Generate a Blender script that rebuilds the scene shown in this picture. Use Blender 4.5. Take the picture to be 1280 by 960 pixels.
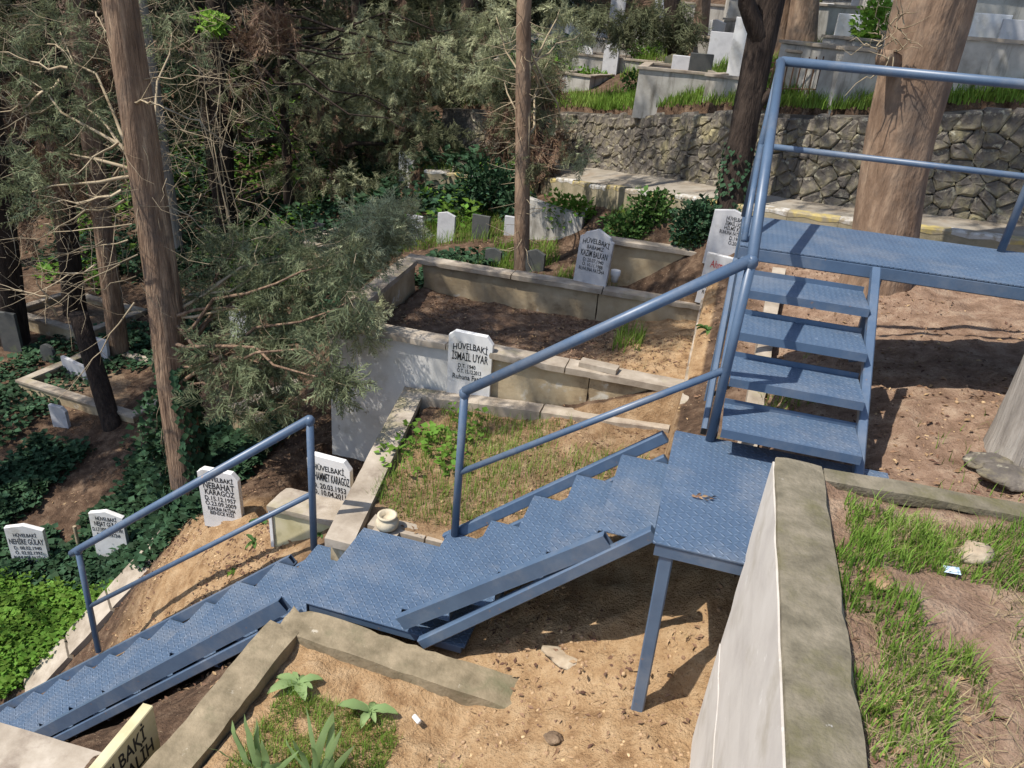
import bpy, math, random
import numpy as np
from mathutils import Vector, Matrix, noise as mnoise
random.seed(7); rng = np.random.default_rng(11)
PI = math.pi
for o in list(bpy.data.objects): bpy.data.objects.remove(o)
scene = bpy.context.scene
COL = scene.collection

# ------------------------------------------------------------------ camera
# X runs along the stairs, Y away from the lens, Z up; eye level is z = 0
F = 950.0; NAD = (480.0, 2400.0); TH = -0.25; MX, MY = 0.817, 3.26
_d = np.array([NAD[0]-640, 480-NAD[1], -F]); _d /= np.linalg.norm(_d)
_up = -_d; _fw = np.array([0, 0, -1.0]); _fw = _fw-_up*(_fw@_up); _fw /= np.linalg.norm(_fw)
_R0 = np.array([np.cross(_fw, _up), _fw, _up])
_T = np.array([[math.cos(TH), math.sin(TH), 0], [-math.sin(TH), math.cos(TH), 0], [0, 0, 1]])
RC = _T@_R0
CAM = _T@(-np.array([MX, MY, 0.0]))
def ray(px, py): return RC@np.array([px-640, 480-py, -F])
def at_z(px, py, z): r = ray(px, py); return CAM+r*(z/r[2])
def at_y(px, py, y): r = ray(px, py); return CAM+r*((y-CAM[1])/r[1])
def at_x(px, py, x): r = ray(px, py); return CAM+r*((x-CAM[0])/r[0])
def at_d(px, py, d): r = ray(px, py); return CAM+r*(d/F)
cam = bpy.data.cameras.new('camera'); camo = bpy.data.objects.new('camera', cam); COL.objects.link(camo)
cam.sensor_width = 36; cam.lens = F/1280*36; cam.clip_start = .05; cam.clip_end = 600
m4 = np.eye(4); m4[:3, :3] = RC; m4[:3, 3] = CAM
camo.matrix_world = Matrix(m4.tolist()); scene.camera = camo

# ------------------------------------------------------------------ light
SUNV = Vector((-0.51, -0.36, 1.0)).normalized()          # towards the sun
world = bpy.data.worlds.new('World'); scene.world = world; world.use_nodes = True
wn = world.node_tree.nodes; sky = wn.new('ShaderNodeTexSky'); sky.sky_type = 'NISHITA'; sky.sun_disc = False
sky.sun_elevation = math.asin(SUNV.z); sky.sun_rotation = math.atan2(SUNV.x, SUNV.y)
wn['Background'].inputs[1].default_value = 0.15
world.node_tree.links.new(sky.outputs[0], wn['Background'].inputs[0])
sl = bpy.data.lights.new('sun', 'SUN'); sl.energy = 4.4; sl.angle = math.radians(.53); sl.color = (1, .94, .85)
so = bpy.data.objects.new('sun', sl); COL.objects.link(so); so.rotation_euler = SUNV.to_track_quat('Z', 'Y').to_euler()
so.location = (-5, -4, 12)
vs = scene.view_settings; vs.view_transform = 'Standard'; vs.look = 'None'; vs.gamma = 1; vs.use_curve_mapping = False
vs.exposure = 0.55

# ------------------------------------------------------------------ material kit
def _nt(name):
    m = bpy.data.materials.new(name); m.use_nodes = True
    return m, m.node_tree.nodes, m.node_tree.links, m.node_tree.nodes['Principled BSDF']
def ramp(n, stops):
    r = n.new('ShaderNodeValToRGB'); e = r.color_ramp.elements
    while len(e) < len(stops): e.new(.5)
    for el, (p, c) in zip(e, stops): el.position = p; el.color = (*c, 1)
    return r
def mat(name, cols, scale=6, rough=.8, bump=.3, bscale=40, bdist=.01, stain=None, detail=9, spec=.3, stretch=None, island=0, trans=0, metal=0):
    """cols: list of colours spread over a noise ramp; stain: (colour, scale, low, high) second noise layer"""
    m, n, l, b = _nt(name)
    tc = n.new('ShaderNodeTexCoord'); co = tc.outputs['Object']
    if stretch:
        mp = n.new('ShaderNodeMapping'); mp.inputs['Scale'].default_value = stretch; l.new(co, mp.inputs[0]); co = mp.outputs[0]
    t = n.new('ShaderNodeTexNoise'); t.inputs['Scale'].default_value = scale; t.inputs['Detail'].default_value = detail; t.inputs['Roughness'].default_value = .62
    l.new(co, t.inputs[0])
    k = len(cols); r = ramp(n, [(.3+.4*i/max(1, k-1), c) for i, c in enumerate(cols)]); l.new(t.outputs[0], r.inputs[0]); out = r.outputs[0]
    if stain:
        for st in (stain if isinstance(stain, list) else [stain]):
            c2, s2, lo, hi = st[:4]
            t2 = n.new('ShaderNodeTexNoise'); t2.inputs['Scale'].default_value = s2; t2.inputs['Detail'].default_value = 6; t2.inputs['Roughness'].default_value = .65
            mp2 = n.new('ShaderNodeMapping'); mp2.inputs['Location'].default_value = (3.1*s2, 7.7, 1.3); l.new(tc.outputs['Object'], mp2.inputs[0])
            if len(st) > 4: mp2.inputs['Scale'].default_value = st[4]
            l.new(mp2.outputs[0], t2.inputs[0])
            rr = ramp(n, [(lo, (0, 0, 0)), (hi, (1, 1, 1))]); l.new(t2.outputs[0], rr.inputs[0])
            mx = n.new('ShaderNodeMix'); mx.data_type = 'RGBA'; l.new(rr.outputs[0], mx.inputs[0]); l.new(out, mx.inputs[6]); mx.inputs[7].default_value = (*c2, 1); out = mx.outputs[2]
    if island:
        g = n.new('ShaderNodeNewGeometry'); hs = n.new('ShaderNodeHueSaturation')
        mr = n.new('ShaderNodeMapRange'); mr.inputs[3].default_value = 1-island; mr.inputs[4].default_value = 1+island
        l.new(g.outputs['Random Per Island'], mr.inputs[0]); l.new(mr.outputs[0], hs.inputs['Value'])
        mr2 = n.new('ShaderNodeMapRange'); mr2.inputs[3].default_value = .5-.04*island; mr2.inputs[4].default_value = .5+.03*island
        l.new(g.outputs['Random Per Island'], mr2.inputs[0]); l.new(mr2.outputs[0], hs.inputs['Hue'])
        l.new(out, hs.inputs['Color']); out = hs.outputs[0]
    l.new(out, b.inputs['Base Color']); b.inputs['Roughness'].default_value = rough; b.inputs['Specular IOR Level'].default_value = spec; b.inputs['Metallic'].default_value = metal
    if bump:
        tb = n.new('ShaderNodeTexNoise'); tb.inputs['Scale'].default_value = bscale; tb.inputs['Detail'].default_value = 8; l.new(co, tb.inputs[0])
        bp = n.new('ShaderNodeBump'); bp.inputs['Strength'].default_value = bump; bp.inputs['Distance'].default_value = bdist
        l.new(tb.outputs[0], bp.inputs['Height']); l.new(bp.outputs[0], b.inputs['Normal'])
    if trans:
        tr = n.new('ShaderNodeBsdfTranslucent'); l.new(out, tr.inputs[0]); ms = n.new('ShaderNodeMixShader'); ms.inputs[0].default_value = trans
        l.new(b.outputs[0], ms.inputs[1]); l.new(tr.outputs[0], ms.inputs[2]); l.new(ms.outputs[0], n['Material Output'].inputs[0])
    return m
def mth(n, l, op, a, b=None, c=None):
    x = n.new('ShaderNodeMath'); x.operation = op
    for i, q in enumerate((a, b, c)):
        if q is None: continue
        if isinstance(q, (int, float)): x.inputs[i].default_value = q
        else: l.new(q, x.inputs[i])
    return x.outputs[0]
def blue_paint(name, plate):
    m, n, l, b = _nt(name)
    tc = n.new('ShaderNodeTexCoord')
    t = n.new('ShaderNodeTexNoise'); t.inputs['Scale'].default_value = 5; t.inputs['Detail'].default_value = 8; t.inputs['Roughness'].default_value = .7; l.new(tc.outputs['Object'], t.inputs[0])
    r = ramp(n, [(.3, (.055, .09, .148)), (.5, (.066, .106, .17)), (.72, (.082, .128, .198))]); l.new(t.outputs[0], r.inputs[0]); out = r.outputs[0]
    # dust and scuffs
    t2 = n.new('ShaderNodeTexNoise'); t2.inputs['Scale'].default_value = 2.2; t2.inputs['Detail'].default_value = 9; t2.inputs['Roughness'].default_value = .75; l.new(tc.outputs['Object'], t2.inputs[0])
    r2 = ramp(n, [(.48, (0, 0, 0)), (.75, (.5, .5, .5))]); l.new(t2.outputs[0], r2.inputs[0])
    mx = n.new('ShaderNodeMix'); mx.data_type = 'RGBA'; l.new(r2.outputs[0], mx.inputs[0]); l.new(out, mx.inputs[6]); mx.inputs[7].default_value = (.25, .25, .25, 1); out = mx.outputs[2]
    t3 = n.new('ShaderNodeTexNoise'); t3.inputs['Scale'].default_value = 26; t3.inputs['Detail'].default_value = 4; l.new(tc.outputs['Object'], t3.inputs[0])
    r3 = ramp(n, [(.70, (0, 0, 0)), (.74, (.8, .8, .8))]); l.new(t3.outputs[0], r3.inputs[0])
    mx3 = n.new('ShaderNodeMix'); mx3.data_type = 'RGBA'; l.new(r3.outputs[0], mx3.inputs[0]); l.new(out, mx3.inputs[6]); mx3.inputs[7].default_value = (.2, .13, .1, 1) if not plate else (.19, .25, .34, 1); out = mx3.outputs[2]
    b.inputs['Roughness'].default_value = .42 if not plate else .5; b.inputs['Specular IOR Level'].default_value = .5
    bp = n.new('ShaderNodeBump')
    if plate:
        sx = n.new('ShaderNodeSeparateXYZ'); l.new(tc.outputs['Object'], sx.inputs[0])
        a = mth(n, l, 'MULTIPLY', mth(n, l, 'ADD', sx.outputs[0], sx.outputs[2]), 1/.028); c = mth(n, l, 'MULTIPLY', sx.outputs[1], 1/.028)
        par = mth(n, l, 'PINGPONG', mth(n, l, 'ADD', mth(n, l, 'FLOOR', a), mth(n, l, 'FLOOR', c)), 1)
        fa = mth(n, l, 'SUBTRACT', mth(n, l, 'FRACT', a), .5); fc = mth(n, l, 'SUBTRACT', mth(n, l, 'FRACT', c), .5)
        d1 = mth(n, l, 'POWER', mth(n, l, 'ADD', fa, fc), 2); d2 = mth(n, l, 'POWER', mth(n, l, 'SUBTRACT', fa, fc), 2)
        e1 = mth(n, l, 'ADD', mth(n, l, 'MULTIPLY', d1, 1.5), mth(n, l, 'MULTIPLY', d2, 16)); e2 = mth(n, l, 'ADD', mth(n, l, 'MULTIPLY', d2, 1.5), mth(n, l, 'MULTIPLY', d1, 16))
        mixv = n.new('ShaderNodeMix'); l.new(par, mixv.inputs[0]); l.new(e1, mixv.inputs[2]); l.new(e2, mixv.inputs[3])
        bar = mth(n, l, 'SUBTRACT', 1, mixv.outputs[0]); bar = mth(n, l, 'MAXIMUM', bar, 0)
        l.new(bar, bp.inputs['Height']); bp.inputs['Strength'].default_value = .9; bp.inputs['Distance'].default_value = .004
        wear = n.new('ShaderNodeMix'); wear.data_type = 'RGBA'; l.new(mth(n, l, 'MULTIPLY', bar, .35), wear.inputs[0]); l.new(out, wear.inputs[6]); wear.inputs[7].default_value = (.15, .21, .295, 1); out = wear.outputs[2]
    else:
        l.new(t3.outputs[0], bp.inputs['Height']); bp.inputs['Strength'].default_value = .15; bp.inputs['Distance'].default_value = .002
    l.new(out, b.inputs['Base Color']); l.new(bp.outputs[0], b.inputs['Normal'])
    return m
M = {}
M['plate'] = blue_paint('blue_checker_plate', True)
M['blue'] = blue_paint('blue_paint', False)
M['marble'] = mat('white_marble', [(.55, .54, .52), (.68, .67, .65), (.72, .72, .70)], 4, .55, .1, 90, .003, [((.36, .33, .28), 7, .58, .8), ((.45, .42, .34), 2.2, .55, .85)])
M['greystone'] = mat('grey_marble', [(.36, .36, .37), (.46, .46, .47), (.52, .52, .52)], 5, .6, .1, 90, .003, ((.2, .19, .17), 6, .58, .8))
M['darkstone'] = mat('dark_headstone', [(.05, .055, .055), (.09, .09, .085)], 8, .7, .2, 60, .004, ((.12, .14, .07), 5, .55, .75))
M['yellowstone'] = mat('yellowed_marble', [(.40, .35, .19), (.50, .45, .27), (.56, .50, .34)], 6, .6, .1, 90, .003, ((.22, .19, .1), 5, .58, .8))
M['coping'] = mat('marble_coping', [(.22, .18, .135), (.33, .28, .22), (.44, .385, .315)], 5, .7, .25, 60, .004, [((.17, .13, .1), 3.5, .56, .72), ((.24, .22, .1), 2, .58, .75)])
M['plaster'] = mat('white_plaster', [(.46, .45, .42), (.56, .55, .52), (.62, .61, .58)], 3, .85, .25, 30, .006, [((.30, .28, .2), 2.5, .55, .75), ((.2, .18, .14), 9, .66, .74)])
M['tanwall'] = mat('tan_render', [(.27, .20, .12), (.37, .29, .18), (.45, .37, .25)], 4, .9, .35, 30, .008, [((.14, .1, .06), 3, .55, .72), ((.5, .47, .4), 5, .62, .7)])
M['concrete'] = mat('weathered_concrete', [(.13, .105, .065), (.21, .17, .11), (.29, .235, .155)], 9, .92, .5, 70, .008, [((.13, .12, .07), 4, .52, .7), ((.5, .46, .38), 14, .66, .74)])
M['boardconc'] = mat('boarded_concrete', [(.42, .39, .36), (.50, .47, .43), (.55, .52, .48)], 4, .9, .25, 60, .003, [((.38, .35, .31), 4, .56, .8, (1, .2, 4)), ((.37, .335, .28), 3, .55, .72), ((.62, .60, .56), 14, .64, .72)])
M['mossconc'] = mat('mossy_concrete', [(.10, .087, .06), (.155, .135, .095), (.215, .185, .135)], 14, .95, .6, 80, .008, [((.11, .10, .05), 5, .52, .68), ((.55, .53, .5), 17, .69, .73)])
M['farconc'] = mat('streaked_concrete', [(.24, .22, .19), (.40, .38, .34), (.52, .50, .46)], 3, .9, .2, 30, .006, ((.10, .09, .07), 6, .54, .7, (1, 1, .15)))
M['stone'] = mat('basalt_stone', [(.06, .052, .045), (.115, .10, .085), (.19, .165, .135)], 5, .95, .7, 30, .02, [((.30, .26, .14), 3, .48, .68), ((.44, .41, .3), 9, .58, .70)], island=0)
M['mortar'] = mat('wall_core', [(.06, .052, .044), (.11, .097, .08)], 9, .95, .6, 30, .02)
M['pathc'] = mat('path_concrete', [(.18, .155, .12), (.26, .23, .185), (.33, .295, .245)], 2.5, .92, .3, 40, .006, ((.2, .15, .1), 3, .5, .75))
M['kerb'] = mat('kerb_concrete', [(.22, .19, .12), (.34, .29, .2)], 8, .9, .3, 50, .006, ((.12, .11, .06), 5, .5, .7))
M['yellow'] = mat('yellow_kerb_paint', [(.36, .28, .09), (.46, .37, .15)], 9, .8, .15, 50, .004, ((.26, .22, .15), 10, .42, .56))
M['white'] = mat('white_kerb_paint', [(.42, .40, .36), (.54, .52, .48)], 9, .8, .15, 50, .004, ((.26, .22, .16), 10, .44, .58))
M['soil'] = mat('grave_soil', [(.085, .055, .035), (.16, .11, .07), (.25, .18, .12)], 14, .97, .9, 40, .02)
M['black'] = mat('black_lettering', [(.012, .012, .012), (.03, .03, .03)], 10, .6, 0)
M['red'] = mat('red_lettering', [(.42, .04, .04), (.5, .08, .07)], 10, .6, 0)
M['inkblue'] = mat('grey_lettering', [(.03, .03, .04), (.06, .06, .07)], 10, .6, 0)
M['bark'] = mat('cypress_bark', [(.08, .05, .033), (.2, .13, .085), (.36, .255, .17)], 9, .95, .9, 26, .03, ((.10, .075, .06), 4, .5, .7), stretch=(2.6, 2.6, .3))
M['barkdark'] = mat('dark_bark', [(.016, .011, .009), (.036, .025, .019), (.07, .05, .038)], 9, .95, .9, 26, .025, stretch=(2.6, 2.6, .3))
M['barkgrey'] = mat('grey_brown_bark', [(.125, .078, .05), (.215, .143, .095), (.33, .235, .16)], 7, .93, .8, 22, .02, ((.12, .09, .07), 3.5, .5, .72), stretch=(1.6, 1.6, .45))
M['barkpale'] = mat('pale_bark', [(.17, .15, .13), (.28, .25, .215), (.36, .33, .29)], 9, .93, .8, 26, .02, stretch=(2.6, 2.6, .25))
M['twig'] = mat('dead_twig', [(.2, .155, .095), (.33, .265, .175), (.44, .36, .245)], 6, .9, 0)
def fol(name, a, b, c, tr=.25, isl=.55): return mat(name, [a, b, c], 2.2, .75, 0, spec=.2, island=isl, trans=tr)
M['cyp'] = fol('juniper_foliage', (.07, .08, .04), (.12, .13, .068), (.19, .195, .11), .3)
M['cypblue'] = fol('blue_juniper_foliage', (.095, .115, .06), (.155, .18, .098), (.25, .27, .155), .35)
M['cyppale'] = fol('pale_juniper_foliage', (.24, .255, .14), (.37, .385, .23), (.5, .51, .33), .35)
M['cypdark'] = fol('dark_cypress_foliage', (.035, .045, .025), (.06, .072, .04), (.09, .10, .06), .2)
M['cypbrown'] = fol('dead_foliage', (.10, .06, .04), (.16, .10, .065), (.22, .15, .10), .15)
M['grass'] = fol('grass_blades', (.10, .18, .025), (.16, .26, .04), (.25, .34, .075), .4, .4)
M['drygrass'] = fol('dry_grass', (.22, .17, .09), (.34, .27, .15), (.44, .36, .22), .3, .35)
M['weed'] = fol('weed_leaves', (.08, .17, .025), (.13, .25, .035), (.19, .32, .055), .4, .35)
M['ivy'] = fol('ivy_leaves', (.018, .045, .022), (.03, .07, .032), (.05, .10, .045), .15, .5)
M['bush'] = fol('shrub_leaves', (.04, .09, .025), (.07, .14, .035), (.12, .2, .05), .3, .4)
M['brightbush'] = fol('bright_shrub_leaves', (.16, .30, .045), (.22, .38, .06), (.28, .44, .09), .45, .3)
M['iris'] = fol('iris_leaves', (.17, .26, .10), (.24, .34, .14), (.30, .40, .18), .35, .2)
M['litter'] = mat('leaf_litter', [(.10, .055, .03), (.2, .12, .07), (.34, .23, .14)], 5, .9, 0, island=.6)
M['pebble'] = mat('pebbles', [(.24, .15, .08), (.35, .235, .135), (.42, .30, .19)], 6, .95, .5, 40, .01, island=.35)
M['rock'] = mat('pale_rock', [(.24, .18, .12), (.34, .27, .19), (.42, .36, .27)], 8, .9, .6, 30, .015)
M['rust'] = mat('rusty_iron', [(.09, .05, .03), (.16, .09, .05)], 10, .85, .2, 40, .004)
M['plastic'] = mat('white_plastic', [(.7, .7, .68), (.78, .78, .76)], 5, .4, 0)
M['bluelit'] = mat('pale_blue_plastic', [(.45, .58, .75), (.6, .7, .85)], 8, .35, 0)
M['green'] = mat('green_paint', [(.02, .22, .09), (.03, .28, .12)], 5, .6, 0)
M['pot'] = mat('stone_pot', [(.42, .36, .25), (.55, .48, .36)], 8, .75, .2, 50, .004, ((.25, .2, .13), 6, .55, .75))

# ------------------------------------------------------------------ object kit
def link(name, me, m, parent=None, loc=(0, 0, 0), smooth=False):
    if m is not None: me.materials.append(M[m])
    o = bpy.data.objects.new(name, me); COL.objects.link(o); o.location = loc
    if parent is not None: o.parent = parent
    if smooth:
        me.polygons.foreach_set('use_smooth', np.ones(len(me.polygons), dtype=bool))
    return o
def mesh_np(name, V, Fq):
    """V (n,3); Fq list of (m,k) int arrays"""
    me = bpy.data.meshes.new(name); V = np.asarray(V, dtype=np.float32)
    me.vertices.add(len(V)); me.vertices.foreach_set('co', V.ravel())
    Fq = [f for f in Fq if len(f)]
    tot = np.concatenate([np.full(len(f), f.shape[1]) for f in Fq]); idx = np.concatenate([f.ravel() for f in Fq])
    me.loops.add(len(idx)); me.loops.foreach_set('vertex_index', idx.astype(np.int32))
    me.polygons.add(len(tot)); st = np.concatenate([[0], np.cumsum(tot)[:-1]])
    me.polygons.foreach_set('loop_start', st.astype(np.int32)); me.polygons.foreach_set('loop_total', tot.astype(np.int32))
    me.update(calc_edges=True); me.validate()
    return me
def empty(name, loc, rz=0, **kw):
    o = bpy.data.objects.new(name, None); COL.objects.link(o); o.location = loc; o.rotation_euler = (0, 0, rz); o.empty_display_size = .1
    return tag(o, **kw)
def tag(o, label=None, cat=None, group=None, kind=None):
    if label: o['label'] = label
    if cat: o['category'] = cat
    if group: o['group'] = group
    if kind: o['kind'] = kind
    return o
class MB:
    def __init__(s, org=(0, 0, 0)): s.v = []; s.f = []; s.o = np.array(org, float)
    def add(s, V, Fs):
        k = len(s.v); s.v += [tuple(np.array(p, float)-s.o) for p in V]; s.f += [tuple(i+k for i in f) for f in Fs]; return s
    def box(s, a, b):
        (x0, y0, z0), (x1, y1, z1) = a, b
        return s.add([(x, y, z) for z in (z0, z1) for y in (y0, y1) for x in (x0, x1)], [(0, 2, 3, 1), (4, 5, 7, 6), (0, 1, 5, 4), (2, 6, 7, 3), (0, 4, 6, 2), (1, 3, 7, 5)])
    def beam(s, p, q, w, h, side=(0, 1, 0), bev=.006):
        """rounded rectangular tube p->q; w across `side`, h across the other axis"""
        p = np.array(p, float); q = np.array(q, float); d = (q-p)/np.linalg.norm(q-p); a = np.array(side, float); a -= d*(a@d); a /= np.linalg.norm(a); b = np.cross(d, a)
        pr = [(w/2-bev, h/2), (w/2, h/2-bev), (w/2, -h/2+bev), (w/2-bev, -h/2), (-w/2+bev, -h/2), (-w/2, -h/2+bev), (-w/2, h/2-bev), (-w/2+bev, h/2)]
        V = [e+a*x+b*y for e in (p, q) for x, y in pr]; n = 8
        return s.add(V, [(i, (i+1) % n, n+(i+1) % n, n+i) for i in range(n)]+[tuple(range(n))[::-1], tuple(range(n, 2*n))])
    def hollow(s, p, q, w, h, side=(0, 1, 0), t=.004, depth=.05):
        """beam with an open end at q"""
        p = np.array(p, float); q = np.array(q, float); d = (q-p)/np.linalg.norm(q-p); a = np.array(side, float); a -= d*(a@d); a /= np.linalg.norm(a); b = np.cross(d, a)
        def rect(e, w, h): return [e+a*x*w/2+b*y*h/2 for x, y in ((-1, -1), (1, -1), (1, 1), (-1, 1))]
        V = rect(p, w, h)+rect(q, w, h)+rect(q, w-2*t, h-2*t)+rect(q-d*depth, w-2*t, h-2*t)
        Fs = [(3, 2, 1, 0)]
        for k in (0, 4, 8): Fs += [(k+i, k+(i+1) % 4, k+4+(i+1) % 4, k+4+i) for i in range(4)]
        Fs.append((12, 13, 14, 15)); return s.add(V, Fs)
    def tube(s, pts, r, n=12, cap=True):
        pts = [np.array(p, float) for p in pts]; rs = r if hasattr(r, '__len__') else [r]*len(pts)
        V = []; Fs = []; prev = None
        for i, p in enumerate(pts):
            d = (pts[min(i+1, len(pts)-1)]-pts[max(i-1, 0)]); d /= np.linalg.norm(d)+1e-9
            if prev is None: a = np.cross(d, (0, 0, 1.0) if abs(d[2]) < .9 else (1.0, 0, 0))
            else: a = prev-d*(prev@d)
            a /= np.linalg.norm(a)+1e-9; b = np.cross(d, a); prev = a
            V += [p+(a*math.cos(2*PI*k/n)+b*math.sin(2*PI*k/n))*rs[i] for k in range(n)]
        for i in range(len(pts)-1): Fs += [(i*n+k, i*n+(k+1) % n, (i+1)*n+(k+1) % n, (i+1)*n+k) for k in range(n)]
        if cap: Fs += [tuple(range(n))[::-1], tuple(range((len(pts)-1)*n, len(pts)*n))]
        return s.add(V, Fs)
    def lathe(s, c, prof, n=20):
        V = []; Fs = []
        for r, z in prof: V += [(c[0]+r*math.cos(2*PI*k/n), c[1]+r*math.sin(2*PI*k/n), c[2]+z) for k in range(n)]
        for i in range(len(prof)-1): Fs += [(i*n+k, i*n+(k+1) % n, (i+1)*n+(k+1) % n, (i+1)*n+k) for k in range(n)]
        return s.add(V, Fs)
    def prism(s, poly, y0, y1, bev=0):
        """(x,z) outline extruded along y, optional bevel on the front (y0) edge"""
        n = len(poly); P = np.array(poly, float); c = P.mean(0)
        ins = c+(P-c)*(1-bev/np.abs(P-c).max()) if bev else P
        V = [(x, y0, z) for x, z in ins]+([(x, y0+bev, z) for x, z in P] if bev else [])+[(x, y1, z) for x, z in P]
        k = 2 if bev else 1; Fs = [tuple(range(n))]
        for j in range(k): Fs += [(j*n+i, (j+1)*n+i, (j+1)*n+(i+1) % n, j*n+(i+1) % n) for i in range(n)]
        Fs.append(tuple(range(k*n, (k+1)*n))[::-1]); return s.add(V, Fs)
    def build(s, name, m, parent=None, loc=(0, 0, 0), smooth=False):
        me = bpy.data.meshes.new(name); me.from_pydata([tuple(float(c) for c in v) for v in s.v], [], s.f); me.update()
        return link(name, me, m, parent, loc, smooth)
def rough_box(name, a, b, m, parent=None, org=(0, 0, 0), seg=.07, amp=.006, rnd=.012, shear=None, smooth=True):
    """concrete/marble block: subdivided, edges worn round, faces uneven. shear: f(x,y,z)->(x,y,z)"""
    a = np.array(a, float); b = np.array(b, float); n = [max(2, min(40, int(math.ceil((b[i]-a[i])/seg)))) for i in range(3)]
    key = {}; V = []; Fs = []
    def vid(i, j, k):
        t = (i, j, k)
        if t not in key:
            p = a+(b-a)*np.array([i/n[0], j/n[1], k/n[2]]); ed = [(t[q] == 0 or t[q] == n[q]) for q in range(3)]
            if sum(ed) >= 2:
                for q in range(3):
                    if ed[q]: p[q] += rnd*.5*(.25+6*max(0, mnoise.noise(Vector(p*14)))**2) * (1 if t[q] == 0 else -1)*(.8 if sum(ed) == 2 else 1)
            w = mnoise.noise_vector(Vector(p*6.0))*amp+mnoise.noise_vector(Vector(p*1.7))*amp*1.5
            p = p+np.array(w)
            if shear: p = np.array(shear(*p))
            key[t] = len(V); V.append(tuple(p-np.array(org)))
        return key[t]
    for (q, r, s_) in ((0, 1, 2), (1, 2, 0), (2, 0, 1)):
        for side in (0, n[q]):
            for i in range(n[r]):
                for j in range(n[s_]):
                    def c(ii, jj):
                        t = [0, 0, 0]; t[q] = side; t[r] = ii; t[s_] = jj; return vid(*t)
                    f = (c(i, j), c(i+1, j), c(i+1, j+1), c(i, j+1)); Fs.append(f if side else f[::-1])
    me = bpy.data.meshes.new(name); me.from_pydata(V, [], Fs); me.update()
    o = link(name, me, m, parent, smooth=smooth); me.set_sharp_from_angle(angle=math.radians(38)); return o
# value noise on numpy arrays
def _h(ix, iy, s): 
    q = np.sin(ix*127.1+iy*311.7+s*74.7)*43758.5453; return q-np.floor(q)
def vnoise(x, y, s=0):
    ix = np.floor(x); iy = np.floor(y); fx = x-ix; fy = y-iy; fx = fx*fx*(3-2*fx); fy = fy*fy*(3-2*fy)
    return (_h(ix, iy, s)*(1-fx)+_h(ix+1, iy, s)*fx)*(1-fy)+(_h(ix, iy+1, s)*(1-fx)+_h(ix+1, iy+1, s)*fx)*fy-.5
def fbm(x, y, f, o=4, s=0): return sum(vnoise(x*f*2**k, y*f*2**k, s+k)/2**k for k in range(o))

# ------------------------------------------------------------------ terrain
CP = np.array([
 (0, .1, -2.45), (.9, .1, -1.9), (1.5, .2, -1.78), (2.6, .3, -1.62), (.3, .8, -2.2), (.85, 1.0, -1.9), (.2, 1.8, -2.3), (1.2, 2, -1.8), (1.2, 2.8, -1.76), (2.5, 1.5, -1.62), (2.4, 2.6, -1.62), (3.6, 1.5, -1.5), (3.6, 3, -1.5),
 (.35, 2.6, -2.1), (.35, 3.6, -1.95), (-.6, -.5, -2.82), (.1, -.8, -2.64), (-1.1, -.6, -3.05), (.35, -.4, -2.35), (.9, -.6, -2.05), (1.6, -.6, -1.75), (0, -1.6, -2.66), (0, -3, -2.6), (-.8, -1.6, -2.84), (-.8, -3, -2.84),
 (-1.9, -.5, -3.25), (-2.5, -.4, -3.85), (-3.3, -.4, -4.6), (-4.3, -.3, -5.4), (-5.3, -.3, -6.1), (-2.0, -1.3, -3.3), (-2.6, -1.4, -3.5), (-3.4, -1.4, -4.2), (-2.4, -3, -3.4), (-4.5, -2, -5.2), (-6, -2, -6.3),
 (-2.1, .35, -3.18), (-2.6, .4, -3.45), (-3.2, .5, -3.85), (-3.9, .3, -4.75), (-4.6, .5, -5.3), (-5.5, .5, -5.6), (-4.6, 1.3, -4.9), (-5.6, 1.5, -5.2), (-7, .5, -5.6),
 (-2.6, 1.2, -3.75), (-3.7, 1.1, -3.95), (-3.2, 1.8, -3.7), (-4.6, 2.4, -4.3), (-6, 3, -4.75), (-8, 3, -4.9), (-7, 5, -4.6), (-4.2, 3.6, -3.7), (-3.3, 3.2, -3.3), (-3.6, 4.6, -3.0), (-5.5, 5.5, -3.8), (-8, 8, -4.2), (-12, 4, -5), (-14, 10, -4.3),
 (-1.5, 4.4, -2.62), (-.3, 4.4, -2.5), (-2.5, 5.2, -2.7), (-.5, 5.3, -2.15), (-1.8, 6, -2.5), (-3.3, 6.8, -2.65), (-4.5, 8.5, -2.75), (-7, 10, -3.2), (-10, 14, -3.0), (-12, 22, -1.5),
 (.6, 3.75, -1.85), (2, 3.8, -1.6), (3.5, 3.8, -1.5), (-16, -2, -7), (-8, -4, -7), (5, -3, -1), (6, 2, -1.2), (0, -6, -2.5)], float)
def tps_fit(P):
    n = len(P); d = np.linalg.norm(P[:, None, :2]-P[None, :, :2], axis=2); K = np.where(d > 0, d*d*np.log(d+1e-9), 0)+np.eye(n)*.05
    A = np.zeros((n+3, n+3)); A[:n, :n] = K; A[:n, n] = 1; A[:n, n+1:] = P[:, :2]; A[n, :n] = 1; A[n+1:, :n] = P[:, :2].T
    return np.linalg.solve(A, np.concatenate([P[:, 2], [0, 0, 0]]))
WT = tps_fit(CP)
def tps(x, y):
    out = WT[-3]+WT[-2]*x+WT[-1]*y
    for w, (a, b, _) in zip(WT[:-3], CP):
        d2 = (x-a)**2+(y-b)**2; out = out+w*.5*d2*np.log(d2+1e-12)
    return out
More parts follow.
